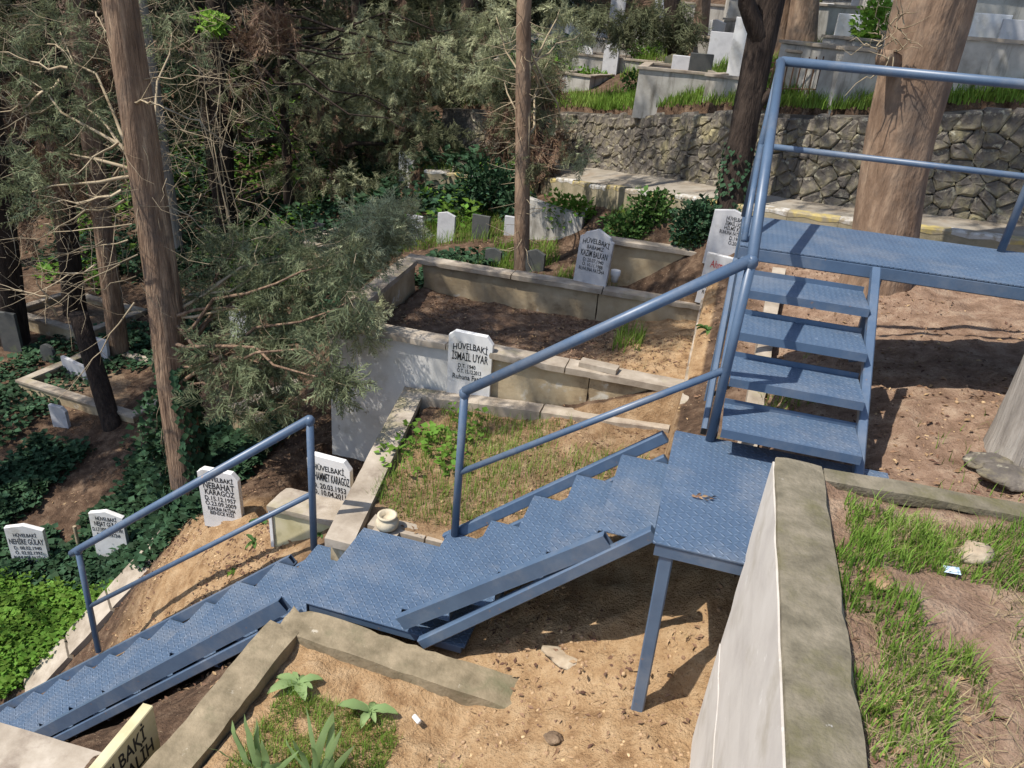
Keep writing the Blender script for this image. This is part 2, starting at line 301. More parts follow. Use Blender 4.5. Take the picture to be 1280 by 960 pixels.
# path centre line (kerb side K, wall side W): x, y, z
PATH_K = np.array([(-4.6, 8.1, -2.42), (-3.4, 7.75, -2.3), (-2.5, 7.35, -2.12), (-1.7, 6.45, -1.95), (-.95, 5.45, -1.76), (-.2, 4.75, -1.62), (.45, 4.25, -1.53), (1.2, 4.05, -1.5), (1.9, 4.0, -1.46), (2.6, 3.9, -1.44), (3.6, 3.75, -1.42), (5.5, 3.4, -1.38)])
PATH_W = np.array([(-4.9, 9.3, -2.35), (-3.6, 8.75, -2.22), (-2.4, 8.2, -2.05), (-1.5, 7.4, -1.9), (-.75, 6.35, -1.72), (.05, 5.55, -1.6), (.75, 4.95, -1.52), (1.4, 4.8, -1.49), (2.05, 4.75, -1.45), (2.75, 4.68, -1.43), (3.75, 4.5, -1.41), (5.7, 4.2, -1.37)])
WALL_H = np.array([.8, .8, .8, .78, .8, .85, .86, .9, .98, 1.05, 1.1, 1.1])
def along(P, x):
    """y and z of a polyline P at abscissa x (P monotone in x)"""
    return np.interp(x, P[:, 0], P[:, 1]), np.interp(x, P[:, 0], P[:, 2])
def gz0(x, y):
    x = np.asarray(x, float); y = np.asarray(y, float)
    z = np.clip(tps(x, y), -9, 1)
    z = np.where(x < -5.5, np.maximum(z, -6.8), z)
    # far rise on the left side, out under the trees
    far = -2.8+.16*np.maximum(0, y-9)+.0*x
    w = np.clip((y-8.5)/4, 0, 1)*np.clip((-x-.5)/3, 0, 1); z = z*(1-w)+far*w
    # left valley floor far away
    z = np.where((x < -9), np.maximum(z, -5.5+.25*np.maximum(0, -x-12)), z)
    ky, kz = along(PATH_K, np.clip(x, -4.6, 5.5)); wy, wz = along(PATH_W, np.clip(x, -4.9, 5.7)); wh = np.interp(x, PATH_W[:, 0], WALL_H)
    inx = (x > -4.9)
    # in front of the kerb: blend from kerb -.25
    t = np.clip((ky-y)/1.0, 0, 1); front = (kz-.22)*(1-t)+z*t
    z = np.where(inx & (y <= ky) & (y > ky-1.0) & (x > -3.2), front, z)
    z = np.where(inx & (y > ky) & (y < wy+.30), kz-.06, z)
    top = wz+wh-.06+.17*np.clip(y-wy, 0, 6)+.30*np.clip(y-wy-6, 0, 40)
    wl = np.clip((x+4.9)/.4, 0, 1); top = top*wl+(-2.6+.12*np.maximum(0, y-9))*(1-wl)
    z = np.where(inx & (y >= wy+.30), top, z)
    return z
def gz(x, y, fine=True):
    x = np.asarray(x, float); y = np.asarray(y, float); z = gz0(x, y)
    # terraces inside kerbs
    def zone(c, zz):
        nonlocal z; z = np.where(c, zz, z)
    zone((x > -1.62) & (x < .42) & (y < -.78), -2.90+.24*np.clip((x+.7)/.9, 0, 1)+.05*np.clip((-y-1)/1, 0, 1)*0)
    zone((x > .40) & (y < -1.03+.07*np.clip(x-.4, 0, 3)), -1.315+.02*np.clip(x-1.0, 0, 3))
    zone((x > -1.84-.18*np.clip(y, 0, 2)) & (x < -.02) & (y > .06) & (y < 1.86), -2.93+.20*np.clip((x+1.7)/1.7, 0, 1)+.25*np.clip((x+.35)/.35, 0, 1)*np.clip(1.2-y, 0, 1))
    zone((x > -2.95) & (x < .0) & (y > 1.98) & (y < 3.9), -2.78+.30*np.clip((x+1.3)/1.2, 0, 1)**1.3*(1-.35*np.clip((y-2.6)/1.3, 0, 1)))
    zone((x > -3.05) & (x < -2.0) & (y > .8) & (y < 1.97), -3.82)
    if fine:
        near = np.exp(-((x+.5)/7)**2-((y-.5)/7)**2)
        z = z+fbm(x, y, 1.6, 4, 3)*.05+near*(fbm(x, y, 7, 3, 9)*.045+np.maximum(0, fbm(x, y, 19, 2, 5))*.035)
    return z
def G(x, y): return float(gz(np.array([x]), np.array([y]), False)[0])
def on_ground(px, py, lo=1.0, hi=60):
    r = ray(px, py)/F; d = np.linspace(lo, hi, 6000); P = CAM+r*d[:, None]; g = gz(P[:, 0], P[:, 1], False); k = np.argmax(P[:, 2] < g)
    return P[k] if P[k, 2] < g[k] else P[-1]
def axis(segs):
    out = []
    for a, b, s in segs: out += list(np.arange(a, b, s))
    return np.array(out+[segs[-1][1]])
AX = axis([(-90, -20, 5), (-20, -9, .5), (-9, -5.2, .12), (-5.2, 2.6, .035), (2.6, 6, .12), (6, 20, .6), (20, 90, 5)])
AY = axis([(-40, -6, 3), (-6, -3.2, .3), (-3.2, 4.3, .035), (4.3, 9.5, .09), (9.5, 20, .35), (20, 120, 5)])
gx, gy = np.meshgrid(AX, AY); gzv = gz(gx.ravel(), gy.ravel())
nx, ny = len(AX), len(AY); ii = (np.arange(ny-1)[:, None]*nx+np.arange(nx-1)[None]).ravel()
gme = mesh_np('ground', np.c_[gx.ravel(), gy.ravel(), gzv], [np.c_[ii, ii+1, ii+nx+1, ii+nx]])
# zones as colours of the real ground: r tan soil, g mulch / needles, b reddish needles
X, Y = gx.ravel(), gy.ravel()
tan = ((X > -1.7) & (X < .5) & (Y < .0)).astype(float)
tan = np.maximum(tan, np.clip(1-((X+3.1)/1.3)**4-((Y-.45)/.75)**4, 0, 1)*.75)
tan = np.maximum(tan, np.clip((X+1.2)/.8, 0, 1)*((Y > 2) & (Y < 3.9) & (X < .1))*.8)
tan = np.maximum(tan, ((X > -1.9) & (X < .0) & (Y > 0) & (Y < 1.9))*.55)
red = np.clip((X-.1)/.5, 0, 1)*((Y > -.9) & (Y < 4))*.9
red = np.maximum(red, ((X > -2.9) & (X < 0) & (Y > 2) & (Y < 3.9))*.45)
red = np.maximum(red, ((X > .4) & (Y < -1.05))*.9)
ca = gme.color_attributes.new('zone', 'FLOAT_COLOR', 'POINT')
ca.data.foreach_set('color', np.c_[np.clip(tan, 0, 1), np.clip(red, 0, 1), np.zeros(len(X)), np.ones(len(X))].astype(np.float32).ravel())
def ground_mat():
    m, n, l, b = _nt('cemetery_ground'); tc = n.new('ShaderNodeTexCoord'); at = n.new('ShaderNodeAttribute'); at.attribute_name = 'zone'; sp = n.new('ShaderNodeSeparateColor'); l.new(at.outputs['Color'], sp.inputs[0])
    def nz(s, d=9, r=.65):
        t = n.new('ShaderNodeTexNoise'); t.inputs['Scale'].default_value = s; t.inputs['Detail'].default_value = d; t.inputs['Roughness'].default_value = r; l.new(tc.outputs['Object'], t.inputs[0]); return t.outputs[0]
    a = nz(9); big = nz(1.4, 5); fine = nz(60, 5)
    mul = ramp(n, [(.3, (.04, .026, .018)), (.5, (.105, .066, .043)), (.7, (.21, .145, .097))]); l.new(a, mul.inputs[0])
    tn = ramp(n, [(.30, (.22, .125, .06)), (.47, (.38, .245, .13)), (.7, (.50, .355, .21))]); l.new(a, tn.inputs[0])
    rd = ramp(n, [(.28, (.15, .092, .06)), (.5, (.28, .185, .128)), (.72, (.43, .32, .23))]); l.new(a, rd.inputs[0])
    def mx(f, p, q):
        x = n.new('ShaderNodeMix'); x.data_type = 'RGBA'; l.new(f, x.inputs[0]); l.new(p, x.inputs[6]); l.new(q, x.inputs[7]); return x.outputs[2]
    def edge(ch): return mth(n, l, 'MULTIPLY', mth(n, l, 'SMOOTH_MIN', 1, mth(n, l, 'MAXIMUM', mth(n, l, 'ADD', mth(n, l, 'MULTIPLY', ch, 1.7), mth(n, l, 'SUBTRACT', mth(n, l, 'MULTIPLY', big, 1.4), 1.05)), 0), .1), 1)
    c = mx(edge(sp.outputs[1]), mul.outputs[0], rd.outputs[0]); c = mx(edge(sp.outputs[0]), c, tn.outputs[0])
    # brown leaf crumbs over everything
    cr = ramp(n, [(.58, (0, 0, 0)), (.66, (.6, .6, .6))]); l.new(nz(90, 4), cr.inputs[0]); col = n.new('ShaderNodeRGB'); col.outputs[0].default_value = (.12, .07, .04, 1)
    c = mx(cr.outputs[0], c, col.outputs[0])
    cr2 = ramp(n, [(.66, (0, 0, 0)), (.70, (.8, .8, .8))]); l.new(nz(44, 3), cr2.inputs[0]); col2 = n.new('ShaderNodeRGB'); col2.outputs[0].default_value = (.38, .29, .19, 1)
    c = mx(cr2.outputs[0], c, col2.outputs[0])
    l.new(c, b.inputs['Base Color']); b.inputs['Roughness'].default_value = .97; b.inputs['Specular IOR Level'].default_value = .15
    bp = n.new('ShaderNodeBump'); bp.inputs['Strength'].default_value = 1; bp.inputs['Distance'].default_value = .04; l.new(mth(n, l, 'ADD', a, mth(n, l, 'MULTIPLY', fine, .6)), bp.inputs['Height']); l.new(bp.outputs[0], b.inputs['Normal'])
    return m
M['ground'] = ground_mat()
go = link('ground', gme, 'ground', smooth=True); go['kind'] = 'structure'

# ------------------------------------------------------------------ path, kerb, stone wall
def ribbon(A, B, n=60):
    t = np.linspace(0, 1, len(A)); tt = np.linspace(0, 1, n); return [np.array([np.interp(tt, t, P[:, k]) for k in range(3)]).T for P in (A, B)]
RK, RW = ribbon(PATH_K, PATH_W)
V = []; W_ = 7
for i in range(len(RK)):
    for j in range(W_):
        p = RK[i]+(RW[i]-RK[i])*((j/(W_-1))*1.06-.0); p = p+np.array([0, 0, -.01+.012*mnoise.noise(Vector(p*1.5))]); V.append(p)
idx = np.array([[i*W_+j, i*W_+j+1, (i+1)*W_+j+1, (i+1)*W_+j] for i in range(len(RK)-1) for j in range(W_-1)])
po = link('path', mesh_np('path', np.array(V), [idx]), 'pathc', smooth=True); po['kind'] = 'structure'
kr = empty('kerb', tuple(PATH_K[6]-np.array([0, 0, .3])), label='low concrete kerb painted yellow and white along the path', cat='kerb')
seglen = np.r_[0, np.cumsum(np.linalg.norm(np.diff(RK, axis=0), axis=1))]; tot = seglen[-1]; nseg = 26
for s in range(nseg):
    ts = np.linspace(s/nseg, (s+1)/nseg, 4)*tot; P = np.array([[np.interp(t, seglen, RK[:, k]) for k in range(3)] for t in ts])
    step = .0 if P[0, 0] > 0 else .012*((s*7) % 3); V = []
    for i, p in enumerate(P):
        d = P[min(i+1, 3)]-P[max(i-1, 0)]; nrm = np.array([-d[1], d[0], 0]); nrm /= np.linalg.norm(nrm)
        for o_, z_ in ((-.055, -.34), (-.055, .015), (-.045, .03), (.05, .03), (.06, .02), (.06, -.1)): V.append(p+nrm*o_+np.array([0, 0, z_-step]))
    n6 = 6; Fs = [(i*n6+k, (i+1)*n6+k, (i+1)*n6+(k+1) % n6, i*n6+(k+1) % n6) for i in range(3) for k in range(n6)]+[tuple(range(6)), tuple(range(18, 24))[::-1]]
    blk = MB(kr.location).add(V, Fs).build('kerb_block', 'kerb', kr)
    V2 = []
    for i, p in enumerate(P):
        d = P[min(i+1, 3)]-P[max(i-1, 0)]; nrm = np.array([-d[1], d[0], 0]); nrm /= np.linalg.norm(nrm)
        for o_, z_ in ((-.058, -.005-.02*((i*3+s) % 2)), (-.058, .017), (-.046, .033), (.051, .033), (.062, .02)): V2.append(p+nrm*o_+np.array([0, 0, z_-step]))
    MB(kr.location).add(V2, [(i*5+k, (i+1)*5+k, (i+1)*5+k+1, i*5+k+1) for i in range(3) for k in range(4)]).build('paint_band', 'yellow' if s % 2 else 'white', blk)
# wall: core + voronoi stones
sw = empty('stone_wall', tuple(PATH_W[6]-np.array([0, 0, .1])), label='dry stone retaining wall of dark rounded stones behind the path', cat='stone wall')
wl = np.r_[0, np.cumsum(np.linalg.norm(np.diff(PATH_W[:, :2], axis=0), axis=1))]; WT_ = wl[-1]
def wpt(s, h, out=0):
    x = np.interp(s, wl, PATH_W[:, 0]); y = np.interp(s, wl, PATH_W[:, 1]); z = np.interp(s, wl, PATH_W[:, 2])
    i = min(max(np.searchsorted(wl, s)-1, 0), len(wl)-2); d = PATH_W[i+1, :2]-PATH_W[i, :2]; d = d/np.linalg.norm(d); nr = np.array([d[1], -d[0]])
    q = out-.12*h
    return np.array([x+nr[0]*q, y+nr[1]*q, z-.08+h])
V = []; Fs = []; K_ = 50
for i in range(K_+1):
    s = WT_*i/K_; hh = np.interp(s, wl, WALL_H)+.02
    V += [wpt(s, -.1, -.03), wpt(s, hh, -.03), wpt(s, hh, -.42), wpt(s, -.1, -.42)]
for i in range(K_): Fs += [(i*4+k, (i+1)*4+k, (i+1)*4+(k+1) % 4, i*4+(k+1) % 4) for k in range(4)]
MB(sw.location).add(V, Fs).build('wall_core', 'mortar', sw)
def clip(poly, a, b, c):
    out = []; n = len(poly)
    for i in range(n):
        p, q = poly[i], poly[(i+1) % n]; dp = a*p[0]+b*p[1]-c; dq = a*q[0]+b*q[1]-c
        if dp <= 0: out.append(p)
        if (dp < 0 < dq) or (dq < 0 < dp): t = dp/(dp-dq); out.append((p[0]+(q[0]-p[0])*t, p[1]+(q[1]-p[1])*t))
    return out
seeds = []; s = .9; rr = random.Random(5)
while s < WT_-1.2:
    hh = np.interp(s, wl, WALL_H); w = .155 if s < 7.2 else .165
    rows = max(5, int(round(hh/(.125 if s < 7.2 else .135))))
    for r in range(rows): seeds.append((s+rr.uniform(-.09, .09)+(.08 if r % 2 else 0), (r+.5)*hh/rows+rr.uniform(-.05, .05)))
    s += w
SA = np.array(seeds); stone_objs = []
for i, (a, b) in enumerate(seeds):
    hh = np.interp(a, wl, WALL_H)+rr.uniform(-.02, .05); poly = [(a-.3, -.02), (a+.3, -.02), (a+.3, hh), (a-.3, hh)]
    for j in np.where(((SA[:, 0]-a)**2+(SA[:, 1]-b)**2 < .5**2))[0]:
        if j == i: continue
        dx, dy = SA[j, 0]-a, SA[j, 1]-b; mx_, my_ = (a+SA[j, 0])/2, (b+SA[j, 1])/2; poly = clip(poly, dx, dy, dx*mx_+dy*my_)
        if len(poly) < 3: break
    if len(poly) < 3: continue
    P = np.array(poly); c = P.mean(0)
    # resample the outline and round it
    Q = []
    for q in range(len(P)):
        p0, p1 = P[q], P[(q+1) % len(P)]
        if np.linalg.norm(p1-p0) > .04: Q += [p0*.88+p1*.12, p0*.12+p1*.88]
        else: Q.append((p0+p1)/2)
    Q = np.array(Q); n = len(Q)
    if n < 4: continue
    prot = rr.uniform(.012, .05); rings = [(1.04, -.05), (1.0, prot*.5), (.74, prot*.98)]; V = []
    for sc, o_ in rings:
        for q in Q: 
            e = c+(q-c)*sc*rr.uniform(.93, 1.03); V.append(wpt(e[0], max(e[1], -.03), o_+rr.uniform(-.012, .012)))
    V.append(wpt(c[0]+rr.uniform(-.02, .02), c[1]+rr.uniform(-.02, .02), prot*rr.uniform(.85, 1.15)))
    Fs = [(r*n+k, r*n+(k+1) % n, (r+1)*n+(k+1) % n, (r+1)*n+k) for r in range(2) for k in range(n)]+[(2*n+k, 2*n+(k+1) % n, 3*n) for k in range(n)]
    o = wpt(c[0], c[1]); st = MB(o).add(V, Fs).build('stone', 'stone', sw, loc=tuple(o-np.array(sw.location)))
    stone_objs.append(st)

if len(stone_objs) > 300:                        # the smallest ones past the limit become one part
    ar = lambda o: o.dimensions.x*o.dimensions.z
    bpy.context.view_layer.update(); rest = sorted(stone_objs, key=ar)[:len(stone_objs)-300]; mb = MB()
    for o in rest:
        off = np.array(o.location); mb.add([np.array(v.co)+off for v in o.data.vertices], [tuple(p.vertices) for p in o.data.polygons]); bpy.data.objects.remove(o)
    mb.build('small_stones', 'stone', sw)['kind'] = 'stuff'
# ------------------------------------------------------------------ the blue steel staircase
ZM, ZP, ZL = -1.785, -1.05, -2.852
ST = empty('metal_staircase', (-.6, -.4, -3.1), label='blue painted steel staircase with checker plate treads, landings and pipe handrails', cat='staircase')
so_ = ST.location
def sp(name, mb, m, smooth=False, parent=ST): return mb.build(name, m, parent, smooth=smooth)
def plate(name, a, b, m='plate', parent=ST): return MB(so_).box(a, b).build(name, m, parent)
T2S = [(-.237, -1.98), (-.45, -2.154), (-.667, -2.349), (-.893, -2.574), (-1.145, -2.733)]           # nosings of the middle flight
T1S = [(-1.996, -3.067), (-2.297, -3.297), (-2.623, -3.566), (-2.889, -3.828), (-3.218, -4.094), (-3.532, -4.389), (-3.846, -4.665), (-4.123, -4.894), (-4.43, -5.16), (-4.762, -5.436), (-5.10, -5.73)]
YN, YF = -.665, .0
def flight(first_x, first_z, N, last=None):
    px_, pz_ = first_x, first_z
    for x, z in N:
        yo = rr.uniform(-.008, .008)
        t = plate('tread', (x, YN+yo, z-.005), (px_+.01, YF+yo, z))
        plate('riser', (px_-.004, YN+yo+.002, z-.0), (px_, YF+yo-.002, pz_-.0055))
        px_, pz_ = x, z
    return px_, pz_
e2 = flight(0.0, ZM, T2S); plate('riser', (e2[0]-.004, YN, ZL+.001), (e2[0], YF, e2[1]-.0055))
e1 = flight(-1.683, ZL, T1S)
# small landing between the flights
plate('landing_plate', (-1.683, -.685, ZL-.005), (-.80, .0, ZL))
for y in (-.66, -.025): sp('landing_beam', MB(so_).beam((-1.66, y, ZL-.032), (-.82, y, ZL-.032), .04, .05), 'blue')
sp('landing_beam', MB(so_).beam((-.83, -.64, ZL-.034), (-.83, -.045, ZL-.034), .04, .05, (1, 0, 0)), 'blue')
# stringers
sp('stringer', MB(so_).beam((-1.17, .028, -2.80), (-.045, .028, -1.845), .036, .062), 'blue')
sp('stringer', MB(so_).beam((-1.0, .022, -2.80), (-.02, .022, -1.965), .03, .05), 'blue')
sp('stringer', MB(so_).hollow((-1.13, -.695, -2.785), (-.185, -.695, -2.0), .042, .075), 'blue')
sp('stringer', MB(so_).beam((-1.015, -.705, -2.875), (-.0, -.705, -1.90), .042, .06), 'blue')
sp('stringer', MB(so_).hollow((-5.5, .03, -6.09), (-2.205, .03, -3.275), .036, .066), 'blue')
sp('stringer', MB(so_).beam((-5.5, .026, -6.20), (-1.70, .026, -2.93), .03, .055), 'blue')
sp('stringer', MB(so_).hollow((-5.3, -.69, -6.09), (-1.80, -.69, -2.90), .042, .085), 'blue')
sp('stringer', MB(so_).beam((-5.3, -.70, -6.20), (-1.69, -.70, -2.925), .036, .06), 'blue')
# main landing
plate('landing_plate', (0, -.93, ZM-.006), (.97, 0, ZM))
for a, b, sd in (((0.01, -.905, ZM-.037), (.965, -.905, ZM-.037), (0, 1, 0)), ((0.01, -.025, ZM-.037), (.965, -.025, ZM-.037), (0, 1, 0)), ((.03, -.88, ZM-.0375), (.03, -.05, ZM-.0375), (1, 0, 0)), ((.945, -.88, ZM-.0375), (.945, -.05, ZM-.0375), (1, 0, 0)), ((.48, -.88, ZM-.0375), (.48, -.05, ZM-.0375), (1, 0, 0))):
    sp('landing_beam', MB(so_).beam(a, b, .04, .06, sd), 'blue')
for x, y in ((.06, -.89), (.93, -.895), (.04, -.04), (.93, -.03)):
    sp('leg', MB(so_).beam((x+.012, y-.0, min(G(x, y), -1.9)-.08), (x, y, ZM-.068), .055, .055, (1, 0, 0)), 'blue')
# upper flight
T3S = [(-.16, .115, -1.645), (.085, .365, -1.495), (.315, .60, -1.345), (.555, .845, -1.2)]
for i, (y0, y1, z) in enumerate(T3S):
    t = plate('tread', (.20, y0, z-.005), (.805, y1, z))
    MB(so_).box((.20, y0-.004, z-.042), (.805, y0, z+.0005)).build('nosing', 'blue', t)
    MB(so_).box((.20, y1, z-.005), (.805, y1+.004, z+.026)).build('back_lip', 'blue', t)
sp('stringer', MB(so_).beam((.828, -.10, ZM), (.828, .815, ZP-.02), .042, .06, (1, 0, 0)), 'blue')
sp('stringer', MB(so_).beam((.176, .02, ZM), (.176, .88, ZP-.075), .04, .06, (1, 0, 0)), 'blue')
sp('stringer', MB(so_).beam((.135, .16, ZM-.06), (.135, .93, ZP-.12), .03, .09, (1, 0, 0)), 'blue')
# upper platform
plate('platform_plate', (.14, .85, ZP-.006), (2.75, 1.625, ZP))
for a, b, sd in (((.14, .872, ZP-.042), (2.75, .872, ZP-.042), (0, 1, 0)), ((.14, 1.603, ZP-.042), (2.75, 1.603, ZP-.042), (0, 1, 0)), ((.162, .9, ZP-.0425), (.162, 1.58, ZP-.0425), (1, 0, 0)), ((1.0, .9, ZP-.0425), (1.0, 1.58, ZP-.0425), (1, 0, 0)), ((1.9, .9, ZP-.0425), (1.9, 1.58, ZP-.0425), (1, 0, 0)), ((2.728, .9, ZP-.0425), (2.728, 1.58, ZP-.0425), (1, 0, 0))):
    sp('platform_beam', MB(so_).beam(a, b, .044, .07, sd), 'blue')
for x, y in ((.165, 1.58), (1.0, 1.58), (2.1, .9), (2.7, .9), (2.7, 1.58)):
    sp('leg', MB(so_).beam((x, y, G(x, y)-.08), (x, y, ZP-.078), .05, .05, (1, 0, 0)), 'blue')
# pipes
def pipe(name, pts, r): return sp(name, MB(so_).tube(pts, r, 14), 'blue', True)
A0, A1 = (-3.985, .03, -4.72), (-3.965, .03, -3.72); B0, B1 = (-2.035, .012, -3.13), (-2.02, .012, -2.19)
C0, C1 = (-1.105, -.012, -2.735), (-1.09, -.012, -1.80); D0, D1 = (.165, -.03, ZM), (.175, -.03, -.885)
E0, E1 = (.15, 1.575, ZP), (.172, 1.55, -.155); R0, R1 = (1.6, 1.575, ZP), (1.62, 1.55, -.16); S0, S1 = (2.7, 1.575, ZP), (2.7, 1.55, -.16)
for a, b in ((A0, A1), (B0, B1), (C0, C1), (D0, D1), (R0, R1), (S0, S1)): pipe('post', [a, b], .022)
pipe('post', [E0, E1], .0205)
pipe('handrail', [(-4.03, .03, -3.775), A1, B1], .0265); pipe('handrail', [C1, D1], .0265); pipe('handrail', [D1, E1], .025); pipe('handrail', [E1, R1, S1], .0265)
lerp = lambda a, b, t: tuple(np.array(a)+(np.array(b)-np.array(a))*t)
pipe('mid_rail', [(-3.99, .03, -4.27), lerp(B0, B1, .45)], .0175); pipe('mid_rail', [lerp(C0, C1, .46), lerp(D0, D1, .42)], .0175)
pipe('mid_rail', [(.16, 1.56, -.62), (.158, .93, ZP+.005)], .0175); pipe('mid_rail', [(.17, 1.56, -.62), lerp(R0, R1, .48), lerp(S0, S1, .48)], .0175)
for p in (A1, B1, C1, D1, E1): sp('weld_cap', MB(so_).lathe((p[0], p[1], p[2]-.01), [(.0, .03), (.016, .028), (.0285, .012), (.0285, -.012), (.0205, -.03)], 12), 'blue', True)

# ------------------------------------------------------------------ lettering
def text_mesh(s, size, bold=.009, squeeze=1.0, shear=0):
    cu = bpy.data.curves.new('t', 'FONT'); cu.body = s; cu.size = size; cu.align_x = 'CENTER'; cu.offset = bold*size; cu.extrude = .0008; cu.resolution_u = 2; cu.shear = shear
    o = bpy.data.objects.new('t', cu); COL.objects.link(o); dg = bpy.context.evaluated_depsgraph_get(); me = bpy.data.meshes.new_from_object(o.evaluated_get(dg))
    bpy.data.objects.remove(o); bpy.data.curves.remove(cu)
    V = np.empty(len(me.vertices)*3, np.float32); me.vertices.foreach_get('co', V); V = V.reshape(-1, 3)
    if len(V) and squeeze != 1: V[:, 0] *= squeeze
    Fs = [tuple(p.vertices) for p in me.polygons]; bpy.data.meshes.remove(me); return V, Fs
OUT = dict(
 chamfer=lambda w, h: [(-w/2, 0), (w/2, 0), (w/2, h*.87), (w*.36, h*.985), (-w*.36, h), (-w/2, h*.93)],
 gable=lambda w, h: [(-w/2, 0), (w/2, 0), (w/2, h*.83), (w*.05, h), (-w*.05, h), (-w/2, h*.86)],
 notch=lambda w, h: [(-w/2, 0), (w/2, 0), (w/2, h*.81), (w*.43, h*.83), (w*.38, h*.89), (0, h), (-w*.36, h*.9), (-w*.42, h*.84), (-w/2, h*.82)],
 cut=lambda w, h: [(-w/2, 0), (w/2, 0), (w/2, h*.8), (w*.28, h*.98), (-w*.5, h)],
 low=lambda w, h: [(-w/2, 0), (w/2, 0), (w/2, h*.89), (0, h), (-w/2, h*.93)],
 flat=lambda w, h: [(-w/2, 0), (w/2, 0), (w/2, h), (-w/2, h)],
 arch=lambda w, h: [(-w/2, 0), (w/2, 0)]+[(w/2*math.cos(a), h-w/2*.8+w/2*.8*math.sin(a)) for a in np.linspace(0, PI, 9)])
def headstone(p, w, h, shape, m, label, lines=(), rz=0, lean=0, tilt=0, th=.045, ink='black', group=None, arch=0, sink=.06):
    r = empty('headstone', (p[0], p[1], p[2]), rz, label=label, cat='headstone', group=group); r.rotation_euler = (lean, tilt, rz)
    poly = OUT[shape](w, h); poly = [(x, z-sink if z == 0 else z) for x, z in poly]
    slab_ = MB().prism(poly, -th/2, th/2, .004).build('slab', m, r)
    if lines:
        lm = {}
        for ln in lines:
            s, zr, size = ln[:3]; mm = ln[3] if len(ln) > 3 else ink; fit = ln[4] if len(ln) > 4 else .8; dx = ln[5] if len(ln) > 5 else 0
            V, Fs = text_mesh(s, size*h*1.35)
            if not len(V): continue
            ww = V[:, 0].max()-V[:, 0].min(); k = min(1.15, fit*w/ww); x = V[:, 0]*k+dx*w; z = V[:, 1]+zr*h
            if arch and ln is lines[0]: z = z-arch*(x/w)**2*h
            lm.setdefault(mm, MB()).add(np.c_[x, -th/2-.001-V[:, 2], z], Fs)
        for mm, mb in lm.items(): mb.build('lettering', mm, slab_)
    return r
ST_G = 'small weathered headstones among the far graves'

# ------------------------------------------------------------------ grave plot behind the middle flight (T2 box)
def plot(name, loc, label, cat='grave plot'): return empty(name, loc, label=label, cat=cat)
g2 = plot('grave_plot', (-1.4, 2.9, -2.9), 'large rectangular grave plot of brown earth framed by marble coping on a rendered wall', 'grave plot')
o2 = g2.location
xa, xb = -2.99, .07
rough_box('front_wall', (-2.96, 1.93, -3.75), (-1.85, 2.06, -2.497), 'plaster', g2, o2)
rough_box('front_wall', (-1.85, 1.935, -3.1), (-.72, 2.06, -2.497), 'tanwall', g2, o2); rough_box('front_wall', (-.715, 1.93, -3.0), (.02, 2.06, -2.497), 'tanwall', g2, o2)
for a, b in ((-2.99, -1.9), (-1.893, -.92), (-.913, .07)): rough_box('coping', (a, 1.89, -2.495), (b, 2.075, -2.445+rr.uniform(-.006, .004)), 'coping', g2, o2, seg=.06, amp=.003, rnd=.006)
rough_box('back_wall', (-2.9, 3.86, -3.1), (-1.02, 3.97, -2.482), 'tanwall', g2, o2); rough_box('back_wall', (-1.01, 3.85, -3.1), (.0, 3.97, -2.482), 'tanwall', g2, o2)
for a, b in ((-3.1, -1.93), (-1.92, -.98), (-.97, .05)): rough_box('coping', (a, 3.82, -2.48), (b, 4.0, -2.43+rr.uniform(-.006, .004)), 'coping', g2, o2, seg=.06, amp=.003, rnd=.006)
rough_box('side_wall', (-2.98, 2.07, -3.6), (-2.87, 3.85, -2.497), 'tanwall', g2, o2, shear=lambda x, y, z: (x-.06*(y-2), y, z))
rough_box('coping', (-3.02, 2.08, -2.494), (-2.84, 3.815, -2.44), 'coping', g2, o2, shear=lambda x, y, z: (x-.06*(y-2), y, z), amp=.003, rnd=.006)
sl_ = tag(rough_box('loose_slab', (-.82, 1.93, -2.44), (-.52, 2.04, -2.40), 'coping', None, (-.67, 1.98, -2.44), seg=.03, amp=.003, rnd=.005), 'loose offcut of marble lying on the coping of the big plot', 'stone slab'); sl_.location = (-.67, 1.98, -2.442); sl_.rotation_euler = (0, 0, -.1)
# kerbs of the small plot between the flight and that wall
g1 = plot('grave_kerb', (-1.2, 1.0, -2.95), 'low marble kerb around the grassy plot beside the middle flight', 'grave kerb'); o1 = g1.location
for a, b in ((-2.10, -1.05), (-1.04, -.06)): rough_box('kerb_slab', (a, 1.73, -2.99), (b, 1.885, -2.87), 'coping', g1, o1, seg=.06, amp=.003, rnd=.007, shear=lambda x, y, z: (x, y+.02*(x+2.1), z+.07*(x+2.1)))
rough_box('kerb_slab', (-.09, -.15, -2.93), (.09, 1.86, -2.87), 'coping', g1, o1, seg=.06, amp=.003, rnd=.006, shear=lambda x, y, z: (x-1.80-.185*y, y, z))
rough_box('kerb_wall', (-.075, -.1, -3.6), (.06, 1.84, -2.932), 'tanwall', g1, o1, shear=lambda x, y, z: (x-1.80-.185*y, y, z))
for a, b in ((-1.69, -1.32), (-1.31, -1.05), (-1.04, -.8)): rough_box('kerb_slab', (a, .055, -2.97), (b, .17, -2.868), 'coping', g1, o1, seg=.05, amp=.003, rnd=.007)
